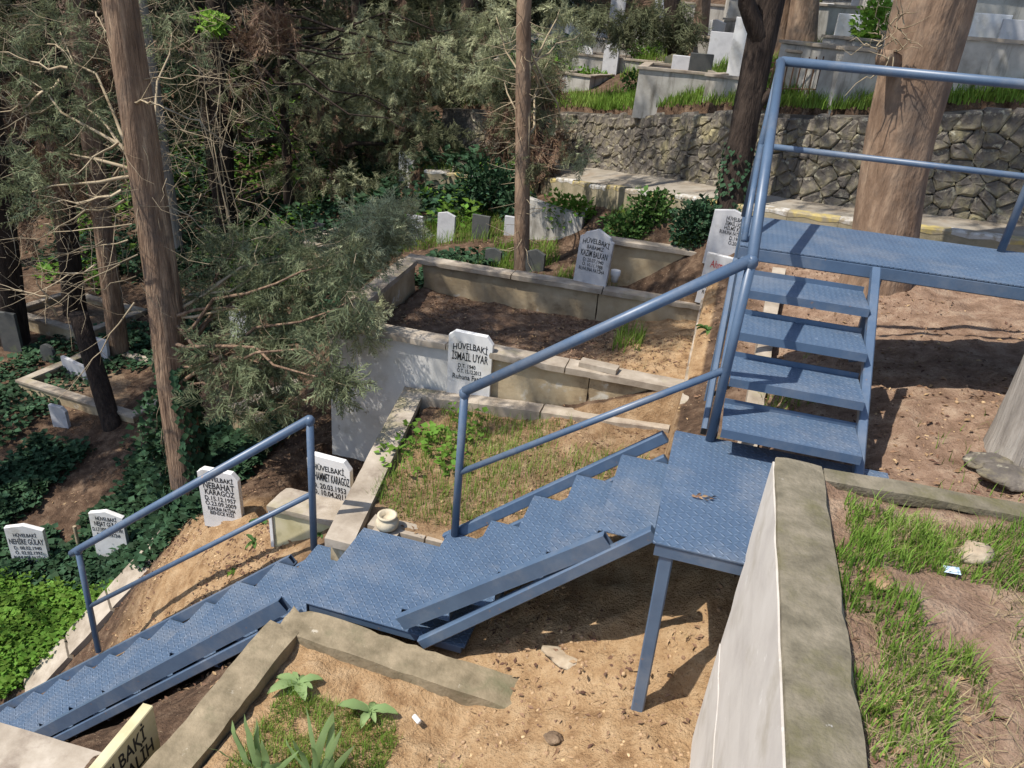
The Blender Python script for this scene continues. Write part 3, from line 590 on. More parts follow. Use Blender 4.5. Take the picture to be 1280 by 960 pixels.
# kerb running away beside the upper flight
g3 = plot('kerb_strip', (.03, 2.4, -2.6), 'narrow pale concrete kerb running uphill beside the upper flight', 'kerb'); o3 = g3.location
rough_box('kerb_slab', (-.05, .9, -2.75), (.05, 2.3, -2.45), 'coping', g3, o3, shear=lambda x, y, z: (x+.03, y, z+.04*(y-1))); rough_box('kerb_slab', (-.05, 2.31, -2.75), (.05, 3.8, -2.45), 'coping', g3, o3, shear=lambda x, y, z: (x+.03, y, z+.04*(y-1)))
g4 = plot('kerb_strip', (.45, 2.0, -2.3), 'pale kerb seen between the treads of the upper flight', 'kerb'); o4 = g4.location
rough_box('kerb_slab', (.34, .55, -2.5), (.45, 3.3, -2.10), 'coping', g4, o4, shear=lambda x, y, z: (x+.06*(y-.5), y, z+.12*(y-.8)))
# T3 wall with coping, further back
g5 = plot('coped_wall', (-.55, 4.4, -2.6), 'low rendered grave wall with marble coping below the ivy bank', 'wall'); o5 = g5.location
rough_box('wall_face', (-1.05, 4.36, -2.75), (-.02, 4.45, -2.10), 'tanwall', g5, o5); rough_box('coping', (-1.08, 4.32, -2.098), (.0, 4.49, -2.055), 'coping', g5, o5, amp=.003, rnd=.006)

# ------------------------------------------------------------------ near plot, right plot
n1 = plot('grave_plot', (-.9, -1.5, -2.95), 'near grave plot of bare clay with a rough concrete kerb', 'grave plot'); q1 = n1.location
rough_box('concrete_kerb', (-1.72, -.915, -3.35), (-.02, -.735, -2.835), 'concrete', n1, q1, seg=.05, amp=.009, rnd=.015, shear=lambda x, y, z: (x, y-.04*(x+1.7), z-.02*max(0, x+1.2)-.16*max(0, x+.5)))
rough_box('concrete_kerb', (-1.76, -3.2, -3.6), (-1.575, -.86, -2.838), 'concrete', n1, q1, seg=.05, amp=.009, rnd=.015, shear=lambda x, y, z: (x+.02*y, y, z))
n2 = plot('grave_plot', (.6, -2, -2.6), 'raised grassy grave plot held by a board marked concrete wall', 'grave plot'); q2 = n2.location
for z0, z1, dx in ((-3.0, -2.122, .0), (-2.119, -1.703, .003), (-1.70, -1.296, -.001)):
    rough_box('retaining_wall', (.335+dx, -4.2, z0), (.49, -1.0, z1), 'boardconc', n2, q2, seg=.09, amp=.003, rnd=.006, shear=lambda x, y, z: (x+.02*(z+1.3), y, z))
rough_box('wall_top', (.337, -4.2, -1.295), (.493, -1.0, -1.27), 'mossconc', n2, q2, seg=.045, amp=.004, rnd=.02, shear=lambda x, y, z: (x, y, z))
rough_box('back_wall', (.495, -1.075, -2.6), (3.4, -1.0, -1.335), 'mossconc', n2, q2, seg=.09, amp=.004, rnd=.01, shear=lambda x, y, z: (x, y+.07*(x-.4), z))
rough_box('wall_top', (.495, -1.08, -1.333), (3.4, -.998, -1.285), 'mossconc', n2, q2, seg=.05, amp=.006, rnd=.018, shear=lambda x, y, z: (x, y+.07*(x-.4), z))

# ------------------------------------------------------------------ headstones with names
RF = 'RUHUNA FATİHA'
headstone(at_z(586, 494, -2.865)+np.array([0, -.01, 0]), .365, .56, 'chamfer', 'marble', 'upright white headstone standing against the big plot wall behind the stair rail', [('HÜVELBAKİ', .75, .10, 'black', .78), ('İSMAİL UYAR', .57, .13, 'black', .82), ('D.T. 1940', .455, .065, 'black', .4, -.06), ('Ö.T. 15.12.2013', .375, .065, 'black', .55, 0), ('Ruhuna Fatiha', .27, .085, 'black', .75)], rz=.04, arch=.25)
headstone(at_z(737, 354, -2.432)+np.array([0, 0.01, 0]), .345, .56, 'notch', 'greystone', 'leaning pale grey headstone with peaked top on the back coping of the big plot', [('HÜVELBAKİ', .74, .095, 'black', .8), ('BABAMIZ', .63, .075, 'black', .5), ('KAZIM BALKAN', .49, .12, 'black', .8), ('D. 20.07.1940', .395, .07, 'black', .62), ('Ö. 10.11.1988', .31, .07, 'black', .62), (RF, .225, .07, 'black', .78)], rz=-.12, tilt=.05, arch=.3)
headstone(at_y(903, 326, 4.08), .36, .50, 'low', 'greystone', 'grey headstone with black lettering beside the top of the stair post', [('HÜVELBAKİ', .80, .075, 'black', .5, .1), ('İSMAİL UÇAR', .71, .075, 'black', .5, .1), ('HİLMİ KIZI', .62, .075, 'black', .5, .1), (RF, .53, .075, 'black', .62, .06), ('D.1946', .44, .075, 'black', .32, .2), ('Ö.2017', .35, .075, 'black', .32, .2)], rz=-.15, tilt=.04)
headstone(at_z(888, 374, -2.36), .27, .44, 'flat', 'marble', 'white headstone with red lettering half hidden behind the stair post', [('Ahmet', .72, .16, 'red', .6), ('D. 04.08.', .36, .085, 'black', .7), ('Ö. 20.8.', .23, .085, 'black', .6), ('RUHUNA', .1, .085, 'black', .7)], rz=-.12, tilt=.06)
pN = on_ground(281, 652); headstone(pN, .33, .50, 'chamfer', 'marble', 'white headstone leaning at the corner of the bare slope, seen between the lower rails', [('HÜVELBAKİ', .80, .085, 'black', .75), ('NEBAHAT', .655, .125, 'black', .78), ('KARAGÖZ', .54, .105, 'black', .74), ('D.15.12.1957', .43, .085, 'black', .78), ('Ö.23.09.2009', .33, .085, 'black', .78), (RF, .235, .075, 'black', .7), ('BEHİCE KIZI', .155, .07, 'black', .6)], rz=.12, lean=.03)
headstone(at_z(416, 650, -3.42), .33, .55, 'chamfer', 'marble', 'white headstone tucked under the end of the marble kerb behind the tall rail post', [('HÜVELBAKİ', .79, .085, 'black', .72), ('MUHAMMET KARAGÖZ', .635, .13, 'black', .95), ('D. 20.03.1953', .51, .085, 'black', .78), ('Ö. 10.04.2011', .41, .085, 'black', .78), (RF, .30, .085, 'black', .85)], rz=.0, lean=.03)
pQ = on_ground(42, 706); headstone(pQ, .36, .5, 'low', 'marble', 'short white headstone at the edge of the ivy, farthest down the slope', [('HÜVELBAKİ', .73, .085, 'inkblue', .6), ('NEHİRE GÜLAY', .55, .14, 'inkblue', .9), ('D. 08.02.1940', .42, .085, 'inkblue', .72), ('Ö. 02.02.1997', .30, .085, 'inkblue', .72), (RF, .18, .085, 'inkblue', .85)], rz=.33, tilt=.0)
pJ = on_ground(143, 694); headstone(pJ, .33, .54, 'low', 'marble', 'stained white headstone partly hidden by the end of the lower handrail', [('HÜVELBAKİ', .80, .08, 'black', .62), ('NEJAT GÜLAY', .68, .1, 'black', .75), ('D.1.7.1925 Ö.16.1.1991', .56, .085, 'black', .9), (RF, .45, .08, 'black', .7)], rz=.22)
pS = at_z(196, 884, -2.80); hS = headstone((pS[0]-.03, pS[1]-.26, -3.38), .52, .58, 'flat', 'yellowstone', 'yellowed headstone seen edge on beside the foot of the concrete kerb', [('HÜVELBAKİ', .80, .14, 'black', .72), ('AHMET SALİH', .62, .14, 'black', .85), ('İÇ', .47, .13, 'black', .2), ('D.1920', .33, .12, 'black', .4)], rz=PI/2+.05, th=.05)
# marble cover beside it
cv = plot('grave_cover', (-2.55, -1.9, -3.5), 'pale marble grave cover slab beside the yellowed headstone', 'grave slab'); oc = cv.location
pc = at_z(60, 918, -3.36)
rough_box('cover_slab', (-3.05, pc[1]-.75, -3.42), (-1.98, pc[1], -3.36), 'coping', cv, oc, seg=.06, amp=.002, rnd=.006, shear=lambda x, y, z: (x, y+.05*(x+2.5), z)); rough_box('cover_base', (-3.0, pc[1]-.72, -4.2), (-2.02, pc[1]-.03, -3.425), 'concrete', cv, oc, shear=lambda x, y, z: (x, y+.05*(x+2.5), z))
# small boxed tomb left of the tall post
bx_ = plot('tomb_box', (-2.5, .55, -3.5), 'small yellowish tomb end with a marble lid behind the lower rail', 'tomb'); ob = bx_.location
pb = on_ground(385, 672); rough_box('tomb_side', (pb[0]-.26, pb[1], pb[2]-.15), (pb[0]+.32, pb[1]+.12, pb[2]+.155), 'yellowstone', bx_, ob, amp=.002, rnd=.004)
rough_box('tomb_lid', (pb[0]-.29, pb[1]-.02, pb[2]+.157), (pb[0]+.32, pb[1]+.22, pb[2]+.197), 'coping', bx_, ob, seg=.04, amp=.003, rnd=.012)
rough_box('tomb_end', (pb[0]-.285, pb[1]-.012, pb[2]-.15), (pb[0]-.262, pb[1]+.2, pb[2]+.155), 'marble', bx_, ob, amp=.001, rnd=.003)
# diagonal slab kerb on the left slope
dk = plot('slab_kerb', tuple(on_ground(130, 750)), 'stained stone slab kerb running down the slope below the left headstones', 'kerb'); od = np.array(dk.location)
P0, P1 = on_ground(238, 640), on_ground(30, 868)
for i in range(4):
    a = P0+(P1-P0)*(i/4+.004); b = P0+(P1-P0)*((i+1)/4-.004)
    a[2] = max(a[2], G(a[0], a[1]))+.03; b[2] = max(b[2], G(b[0], b[1]))+.03
    d = b-a; L_ = np.linalg.norm(d); d /= L_; sd = np.cross(d, (0, 0, 1)); sd /= np.linalg.norm(sd); u3 = np.cross(sd, d)
    rough_box('slab', (0, -.15, -.14), (L_, .15, .0), 'coping', dk, (0, 0, 0), seg=.06, amp=.006, rnd=.014, shear=lambda x, y, z, a=a, d=d, sd=sd, u3=u3: a+d*x+sd*y+u3*z-od)
P0_, P1_ = on_ground(205, 705), on_ground(-5, 712)

# ------------------------------------------------------------------ graves further off
def frame_grave(p, w, d, h, rz, label, m='farconc', group=None, soil='soil', cat='grave plot', cop='coping'):
    r = empty('grave_plot', (p[0], p[1], p[2]), rz, label=label, cat=cat, group=group); t = .08
    for nm, a, b in (('front_wall', (-w/2, 0, -.25), (w/2, t, h)), ('back_wall', (-w/2, d-t, -.25), (w/2, d, h)), ('side_wall', (-w/2, t+.002, -.25), (-w/2+t, d-t-.002, h)), ('side_wall', (w/2-t, t+.002, -.25), (w/2, d-t-.002, h))):
        rough_box(nm, a, b, m, r, seg=.2, amp=.006, rnd=.008)
    for a, b in (((-w/2-.02, -.02, h+.002), (w/2+.02, t+.02, h+.035)), ((-w/2-.02, d-t-.02, h+.002), (w/2+.02, d+.02, h+.035)), ((-w/2-.02, t+.022, h+.002), (-w/2+t+.02, d-t-.022, h+.035)), ((w/2-t-.02, t+.022, h+.002), (w/2+.02, d-t-.022, h+.035))):
        rough_box('coping', a, b, cop, r, seg=.2, amp=.003, rnd=.006)
    V = [(-w/2+t, t, h-.07), (w/2-t, t, h-.07), (w/2-t, d-t, h-.07), (-w/2+t, d-t, h-.07), (0, d/2, h-.03)]
    MB().add(V, [(0, 1, 4), (1, 2, 4), (2, 3, 4), (3, 0, 4)]).build('soil', soil, r)
    return r
def hill(px, py):
    p = on_ground(px, py); wy = float(np.interp(p[0], PATH_W[:, 0], PATH_W[:, 1])); k = 0
    while p[1] < wy+.5 and k < 60: p = p+ray(px, py)/F*.1*np.array([1, 1, 0]); wy = float(np.interp(p[0], PATH_W[:, 0], PATH_W[:, 1])); k += 1
    return np.array([p[0], p[1], G(p[0], p[1])])
FG = [((838, 140), .95, 1.3, .34, .05, 'streaked concrete grave box with open top above the wall, left of the dark leaning trunk'),
      ((905, 130), .55, .9, .22, -.35, 'low pale concrete grave box right beside the dark leaning trunk'),
      ((1066, 163), .62, 1.3, .46, .45, 'tall pale concrete grave box between the stair post and the thick trunk'),
      ((715, 116), .6, .8, .26, -.3, 'dark sided grave box in the shaded grass above the wall'),
      ((770, 92), 1.6, 1.1, .22, -.12, 'long low white walled plot holding small arched headstones'),
      ((845, 60), 1.5, 1.2, .38, -.1, 'cream walled grave terrace under the hanging cypress boughs'),
      ((1060, 112), 1.4, 1.1, .3, -.1, 'pale stepped grave plot behind the rusty fence'),
      ((1025, 52), 1.5, 1.2, .42, .0, 'upper grave terrace with a pale wall beside the bright shrub'),
      ((1085, 98), .5, .9, .36, .3, 'whitewashed streaked grave block beside the thick trunk'),
      ((880, 38), 1.2, 1, .4, 0, 'dim grave terrace high on the slope behind the dark trunk'),
      ((960, 30), 1.3, 1, .35, .1, 'grave plot behind the twin trunks'),
      ((1175, 40), 1.5, 1.1, .5, .2, 'grey grave terrace beyond the right of the thick trunk'),
      ((1262, 60), 1.6, 1.1, .5, .2, 'cream concrete grave terrace high above the platform rail'),
      ((660, 70), 1.5, 1.2, .4, -.2, 'white grave wall glimpsed through the hanging branches')]
for (px_, py_), w, d, h, rz, lb in FG: frame_grave(hill(px_, py_), w, d, h, rz, lb)
for i, (px_, py_) in enumerate([(690, 58), (742, 66), (790, 72), (700, 40), (760, 40), (815, 40), (905, 70), (930, 48), (1040, 84), (1000, 20), (1060, 20), (1130, 30), (1215, 28), (640, 95), (600, 78)]):
    rg_ = random.Random(i); frame_grave(hill(px_, py_), rg_.uniform(.6, 1.0), rg_.uniform(.8, 1.1), rg_.uniform(.14, .28), rg_.uniform(-.3, .2), 'small pale kerbed grave stepping up the far hillside', 'farconc', 'small kerbed graves on the far hillside')
for i, (px_, py_) in enumerate([(695, 50), (712, 56), (748, 58), (772, 62), (800, 62), (822, 30), (770, 30), (710, 30), (890, 60), (940, 40), (1050, 74), (1010, 10), (1140, 20), (1240, 20), (630, 85), (610, 66), (540, 120), (560, 100)]):
    rg_ = random.Random(i+50); headstone(hill(px_, py_), rg_.uniform(.24, .34), rg_.uniform(.35, .6), rg_.choice(['arch', 'flat', 'low']), rg_.choice(['marble', 'marble', 'greystone']), 'small pale headstone among the kerbed graves up the far hillside', rz=rg_.uniform(-.3, .15), lean=rg_.uniform(-.06, .06), group='small headstones up the far hillside')
pw = hill(1240, 150); rough = frame_grave((pw[0], pw[1]+.06, pw[2]), 1.9, 1.3, .45, .03, 'white streaked grave wall sitting on top of the stone wall beside the thick trunk', 'farconc')
HS = [((704, 90), .3, .42, 'arch', 'darkstone', 'small dark arched headstone in the long white plot'), ((728, 92), .3, .45, 'arch', 'marble', 'white arched headstone in the long white plot'), ((761, 95), .27, .5, 'arch', 'greystone', 'slim grey headstone standing in the grass above the wall'),
      ((850, 103), .3, .34, 'flat', 'greystone', 'squat grey headstone behind the open concrete box'), ((872, 104), .3, .36, 'flat', 'darkstone', 'dark square headstone behind the open concrete box'), ((838, 100), .25, .35, 'gable', 'yellowstone', 'small buff gabled headstone behind the open concrete box'),
      ((921, 108), .3, .75, 'flat', 'marble', 'tall white slab headstone just left of the dark trunk'), ((1019, 50), .28, .45, 'flat', 'marble', 'white lettered headstone below the upper terrace'), ((1072, 28), .3, .5, 'flat', 'marble', 'pale blue white headstone beside the bright shrub'),
      ((1222, 82), .35, .5, 'flat', 'marble', 'white headstone with a green panel above the platform rail'), ((1262, 85), .4, .45, 'flat', 'greystone', 'grey headstone beside the leafy plant above the rail'), ((1195, 50), .45, .55, 'flat', 'greystone', 'grey leaning slab right of the thick trunk'),
      ((717, 68), .3, .5, 'flat', 'marble', 'white headstone in shade behind the long white plot'), ((900, 82), .4, .42, 'flat', 'greystone', 'wide grey headstone high behind the dark trunk')]
for (px_, py_), w, h, sh, m, lb in HS:
    q = hill(px_, py_); headstone(q, w, h, sh, m, lb, rz=rr.uniform(-.25, .1), lean=rr.uniform(-.05, .05))
q = on_ground(1222, 82); tag(MB().box((-.07, -.012, 0), (.07, .012, .2)).build('green_panel', 'green', None, (q[0], q[1]-.05, q[2]+.02)), 'green panel leaning on a white headstone above the platform rail', 'panel')
# low ones behind the big plot, in shade
for (px_, py_), w, h, sh, m, lb in [((616, 332), .2, .21, 'gable', 'darkstone', 'little dark gabled headstone left of the slim trunk'), ((668, 340), .22, .26, 'gable', 'darkstone', 'little dark gabled headstone right of the slim trunk'), ((557, 303), .24, .4, 'low', 'greystone', 'grey headstone in shade beside the stepped stone cap'), ((518, 300), .26, .34, 'flat', 'greystone', 'grey headstone half hidden by the pale juniper spray'), ((600, 300), .24, .32, 'flat', 'darkstone', 'shaded headstone in front of the dark shrubs'), ((640, 296), .22, .26, 'flat', 'greystone', 'shaded slab headstone just left of the slim trunk'),
    ((508, 235), .3, .6, 'flat', 'marble', 'pale headstone glimpsed behind the hanging boughs'), ((400, 300), .2, .28, 'flat', 'inkblue', 'small black lettered headstone left of the pale juniper spray'), ((424, 308), .2, .26, 'flat', 'inkblue', 'small black headstone just beside the pale juniper spray')]:
    q = on_ground(px_, py_); headstone(q, w, h, sh, m, lb, rz=rr.uniform(-.2, .05), lean=rr.uniform(-.06, .03))
# concrete wall stub behind the slim trunk
q = on_ground(690, 300); wb = plot('retaining_wall', tuple(q), 'streaked concrete retaining wall behind the slim trunk', 'wall')
rough_box('wall_face', (-.42, -.05, -.3), (.3, .07, .42), 'farconc', wb, seg=.1, shear=lambda x, y, z: (x, y-.25*x, z-.12*x)); rough_box('wall_return', (.302, -.13, -.3), (.38, .8, .36), 'farconc', wb, seg=.1)
# valley graves on the left
lg = [((95, 512), 1.9, 1.3, .14, -.1, 'dim grave plot with a grey kerb under the trees beyond the ivy'), ((330, 545), 1.0, 1.2, .12, -.35, 'dark kerbed plot behind the blue green juniper'), ((60, 420), 1.6, 1.1, .2, -.1, 'long shaded kerb in the valley behind the leaning black trunk'), ((420, 330), 1.2, 1.0, .2, -.1, 'shaded grave plot behind the thick cypress boughs')]
for (px_, py_), w, d, h, rz, lb in lg: frame_grave(on_ground(px_, py_), w, d, h, rz, lb, 'tanwall')
for (px_, py_), w, h, sh, m, lb in [((97, 474), .55, .26, 'flat', 'greystone', 'pale low headstone lying against the valley kerb'), ((62, 452), .24, .26, 'arch', 'darkstone', 'small round topped headstone in the valley shade'), ((128, 452), .26, .34, 'flat', 'greystone', 'grey slab behind the leaning black trunk'), ((78, 534), .22, .3, 'cut', 'greystone', 'grey stone draped with dead twigs in the ivy'), ((300, 420), .3, .4, 'flat', 'greystone', 'shaded slab behind the juniper trunk'), ((18, 440), .3, .6, 'flat', 'darkstone', 'dark slab at the edge of the shaded valley')]:
    q = on_ground(px_, py_); headstone(q, w, h, sh, m, lb, rz=rr.uniform(-.3, .1), lean=rr.uniform(-.1, .05))
# rusty fence above the wall
fa, fb = hill(942, 132), hill(1040, 140); fe = empty('iron_fence', tuple(fa), label='thin rusty iron fence in the grass above the wall', cat='fence'); dd = fb-fa
for i in range(13):
    p = dd*i/12; p[2] = G(fa[0]+p[0], fa[1]+p[1])-fa[2]; MB().beam(p-np.array([0, 0, .05]), p+np.array([0, 0, .42]), .014, .014, (1, 0, 0), .002).build('bar', 'rust', fe)
for h_ in (.12, .38): MB().beam(np.array([0, -.0, h_]), dd+np.array([0, 0, h_]), .012, .02, (0, 0, 1), .002).build('rail', 'rust', fe)
#@@VEG@@
# ------------------------------------------------------------------ vegetation kit
def unit(a): return a/(np.linalg.norm(a, axis=-1, keepdims=True)+1e-9)
def frond(n=22, L=.22, droop=.25, wid=.0042, seed=1):
    """feathery juniper frond along +x; returns verts, tris"""
    r = np.random.default_rng(seed); V = []; T = []
    def strip(p, q, w, up):
        d = q-p; s = np.cross(d, up); s = s/(np.linalg.norm(s)+1e-9)*w; k = len(V); V.extend([p-s, p+s, q]); T.append((k, k+1, k+2))
    def ax(t): return np.array([L*t, 0, -droop*L*t*t])
    for i in range(4): strip(ax(i/4), ax((i+1.1)/4), wid*.8, np.array([0, .3, 1]))
    for i in range(n):
        t = .1+.9*i/n; p = ax(t); sd = 1 if i % 2 else -1; l = L*(.42*(1-t)+.13)*r.uniform(.7, 1.2); an = r.uniform(.5, 1.0)
        d = np.array([math.cos(an), sd*math.sin(an), r.uniform(-.45, .45)]); q = p+d*l; up = np.array([r.uniform(-.5, .5), r.uniform(-.5, .5), 1]); strip(p, q, wid, up)
        for m in range(3):
            tt = r.uniform(.25, .85); pp = p+d*l*tt; a2 = an+r.uniform(-.9, .9); dd_ = np.array([math.cos(a2), sd*math.sin(a2), r.uniform(-.5, .5)]); strip(pp, pp+dd_*l*r.uniform(.3, .55), wid*.9, up)
    return np.array(V), np.array(T)
def leaf(L=.05, W=.04, fold=.2):
    V = np.array([(0, 0, 0), (L*.45, W/2, fold*W), (L, 0, 0), (L*.45, -W/2, fold*W)]); return V, np.array([(0, 2, 1), (0, 3, 2)])
def basis(D, roll):
    D = unit(D); up = np.tile([0, 0, 1.0], (len(D), 1)); s = np.cross(up, D); bad = np.linalg.norm(s, axis=1) < .05; s[bad] = [1, 0, 0]; s = unit(s); u = np.cross(D, s)
    c, sn = np.cos(roll)[:, None], np.sin(roll)[:, None]; return D, s*c+u*sn, u*c-s*sn
def scatter(tm, P, D, S, roll):
    """copies of template tm at P, x axis along D, scaled S"""
    V, T = tm; a, b, c = basis(D, roll); n = len(P)
    W = P[:, None]+S[:, None, None]*(V[None, :, :1]*a[:, None]+V[None, :, 1:2]*b[:, None]+V[None, :, 2:]*c[:, None])
    idx = T[None]+(np.arange(n)*len(V))[:, None, None]; return W.reshape(-1, 3), idx.reshape(-1, T.shape[1])
class FB:
    """collects scattered geometry of one material"""
    def __init__(s): s.v = []; s.t = []; s.n = 0
    def add(s, W, I): s.v.append(W); s.t.append(I+s.n); s.n += len(W)
    def build(s, name, m, parent=None, loc=None):
        if not s.v: return None
        V = np.concatenate(s.v); o = np.array(parent.location if parent is not None else (loc if loc is not None else (0, 0, 0))); by = {}
        for t in s.t: by.setdefault(t.shape[1], []).append(t)
        return link(name, mesh_np(name, V-o, [np.concatenate(x) for x in by.values()]), m, parent, (0, 0, 0) if parent is not None else tuple(o))
FR = [frond(seed=k, droop=.15+.12*k) for k in range(4)]
FRL = [frond(n=18, seed=k+9, droop=.5, wid=.0045) for k in range(3)]          # coarser, for crowns far off or overhead
HANG = [frond(n=20, L=.26, droop=.1, wid=.0045, seed=k+30) for k in range(2)]
def blob_fronds(fb, c, rad, n, s=1.0, tm=FR, out=.7, droop=.5, rnd=.6):
    q = unit(rng.normal(size=(n, 3)))*(rng.random((n, 1))**.45); P = np.array(c)+q*np.array(rad)
    D = unit(q)*out+rng.normal(size=(n, 3))*rnd+np.array([0, 0, -droop]); k = rng.integers(0, len(tm), n)
    for i in range(len(tm)):
        m = k == i
        if m.any(): fb.add(*scatter(tm[i], P[m], D[m], s*rng.uniform(.65, 1.35, m.sum()), rng.uniform(0, 2*PI, m.sum())))
    return P
def ribbon_twig(fb, p, q, r, sag=0, n=4, wig=.03):
    """thin three-sided twig p->q"""
    p = np.array(p, float); q = np.array(q, float); t = np.linspace(0, 1, n+1)[:, None]; C = p+(q-p)*t; L = np.linalg.norm(q-p)
    C[:, 2] += -sag*L*4*(t[:, 0]*(1-t[:, 0])); C[1:-1] += rng.normal(size=(n-1, 3))*wig*L
    d = unit(q-p); a = np.cross(d, [0.3, .2, 1]); a /= np.linalg.norm(a); b = np.cross(d, a); R = r*(1-.75*t)
    V = np.concatenate([C[:, None]+R[:, None]*(a*math.cos(x)+b*math.sin(x)) for x in (0, 2.09, 4.19)], axis=1); V = V.reshape(-1, 3)
    I = np.array([[i*3+k, i*3+(k+1) % 3, (i+1)*3+(k+1) % 3, (i+1)*3+k] for i in range(n) for k in range(3)]); fb.add(V, I); return C
def trunk_mesh(mb, pts, rs, sides=26, flute=.12, seed=0, rings=36):
    pts = np.array(pts, float); t = np.linspace(0, 1, len(pts)); tt = np.linspace(0, 1, rings); C = np.array([np.interp(tt, t, pts[:, k]) for k in range(3)]).T; R = np.interp(tt, t, rs)
    V = []
    for i in range(rings):
        for k in range(sides):
            a = 2*PI*k/sides; h = np.linalg.norm(C[i]-C[0]); nz_ = mnoise.fractal(Vector((math.cos(a)*1.6+seed, math.sin(a)*1.6, h*.8)), 1.0, 2.0, 3)+.6*mnoise.noise(Vector((math.cos(a)*5, math.sin(a)*5+seed, h*.7)))
            r = R[i]*(1+flute*nz_); V.append(C[i]+np.array([math.cos(a)*r, math.sin(a)*r, 0]))
    Fs = [(i*sides+k, i*sides+(k+1) % sides, (i+1)*sides+(k+1) % sides, (i+1)*sides+k) for i in range(rings-1) for k in range(sides)]; Fs.append(tuple(range((rings-1)*sides, rings*sides)))
    return mb.add(V, Fs)
def tree(name, label, base, pts, rs, bark, group=None, flute=.12, seed=0, cat='tree', sides=26):
    b = np.array(base, float); r = empty(name, tuple(b), label=label, cat=cat, group=group)
    trunk_mesh(MB(b), [b-np.array([0, 0, .25])]+[np.array(p) for p in pts], rs, sides, flute, seed).build('trunk', bark, r, smooth=True); return r
def limb(r, pts, r0, r1, bark, name='limb'):
    n = len(pts); return MB(r.location).tube(pts, list(np.linspace(r0, r1, n)), 8).build(name, bark, r, smooth=True)
def curve(p, q, sag=0, n=7, wig=.04, sd=0):
    p = np.array(p, float); q = np.array(q, float); L = np.linalg.norm(q-p); rg = np.random.default_rng(sd); out = []
    for i in range(n):
        t = i/(n-1); c = p+(q-p)*t; c[2] -= sag*L*4*t*(1-t); 
        if 0 < i < n-1: c += rg.normal(size=3)*wig*L*.5
        out.append(c)
    return out
def blob_px(px, py, d, rx, ry): return at_d(px, py, d), np.array([rx*d/F, min(rx, ry)*d/F*.8, ry*d/F])
def depth(p): return float(-(RC.T@(np.array(p)-CAM))[2])

# ---- big cypress on the left
bL = on_ground(240, 640); tL = at_y(150, 0, bL[1]+.1); topL = tL+(tL-bL)/np.linalg.norm(tL-bL)*5.2; dL = depth(bL)
TL = tree('cypress_tree', 'tall cypress with peeling red brown bark beside the lower flight', bL, [bL+np.array([0, 0, .05]), (bL+tL)/2+np.array([.02, 0, 0]), tL, topL], [.185, .155, .125, .112, .05], 'bark', flute=.09, seed=3)
fb, fbb, fbd, tw = FB(), FB(), FB(), FB()
def onL(t): return bL+(tL-bL)*t
# main blue green bough reaching out towards the white wall
for i, (px, py, dd_, rx, ry, n) in enumerate([(300, 305, 5.9, 55, 35, 110), (360, 330, 5.6, 60, 45, 150), (420, 330, 5.6, 40, 26, 55), (320, 380, 5.5, 70, 45, 150), (385, 390, 5.4, 50, 42, 80), (300, 440, 5.4, 55, 40, 110), (345, 460, 5.3, 42, 34, 70), (325, 505, 5.3, 35, 25, 50), (445, 372, 5.5, 20, 16, 18), (408, 455, 5.35, 20, 30, 34), (430, 478, 5.3, 20, 13, 26), (260, 350, 5.9, 45, 40, 70), (270, 480, 5.5, 35, 30, 40)]):
    dd_ = dd_+(.55 if px < 402 else 0); c, rd = blob_px(px, py, dd_, rx, ry); blob_fronds(fbb, c, rd, int(n*.72), .95, FR, .5, .6)
    st = onL(.30+.05*(i % 4)); limb(TL, curve(st, c, -.04, 7, .05, i), .018, .005, 'bark', 'branch')
    for k in range(7): ribbon_twig(tw, c+rng.normal(size=3)*rd*.5, c+rng.normal(size=3)*rd, .003, .05)
for (px, py, dd_, rx, ry, n) in [(470, 290, 6.6, 38, 28, 120), (490, 275, 6.8, 22, 18, 60), (440, 310, 6.4, 30, 22, 70), (455, 400, 6.2, 20, 30, 40)]:
    c, rd = blob_px(px, py, dd_, rx, ry); blob_fronds(fbd, c, rd, int(n*1.4), .85, FR, .7, .2); limb(TL, curve(onL(.45), c, -.05, 7, .04, int(px)), .014, .004, 'twig', 'branch')
# sprays on the far left and across the trunk
for (px, py, dd_, rx, ry, n) in [(60, 190, 5.6, 55, 45, 110), (40, 240, 5.5, 40, 30, 60), (100, 130, 5.7, 50, 40, 100), (160, 160, 5.8, 22, 14, 36), (75, 40, 5.8, 60, 45, 110), (20, 90, 5.6, 35, 50, 60), (215, 40, 6.4, 60, 40, 70)]:
    c, rd = blob_px(px, py, dd_, rx, ry); blob_fronds(fbb, c, rd, int(n*.5), .8, FR, .5, .55); limb(TL, curve(onL(.72), c, -.03, 6, .05, int(px)), .016, .004, 'twig', 'branch')
# dead brown hanging foliage
fbr = FB()
for (px, py, dd_, rx, ry, n) in [(70, 200, 5.7, 40, 40, 40), (330, 20, 6.8, 45, 30, 60), (140, 60, 6.0, 20, 50, 30)]:
    c, rd = blob_px(px, py, dd_, rx, ry); blob_fronds(fbr, c, rd, n, .9, HANG, .2, 1.2, .35)
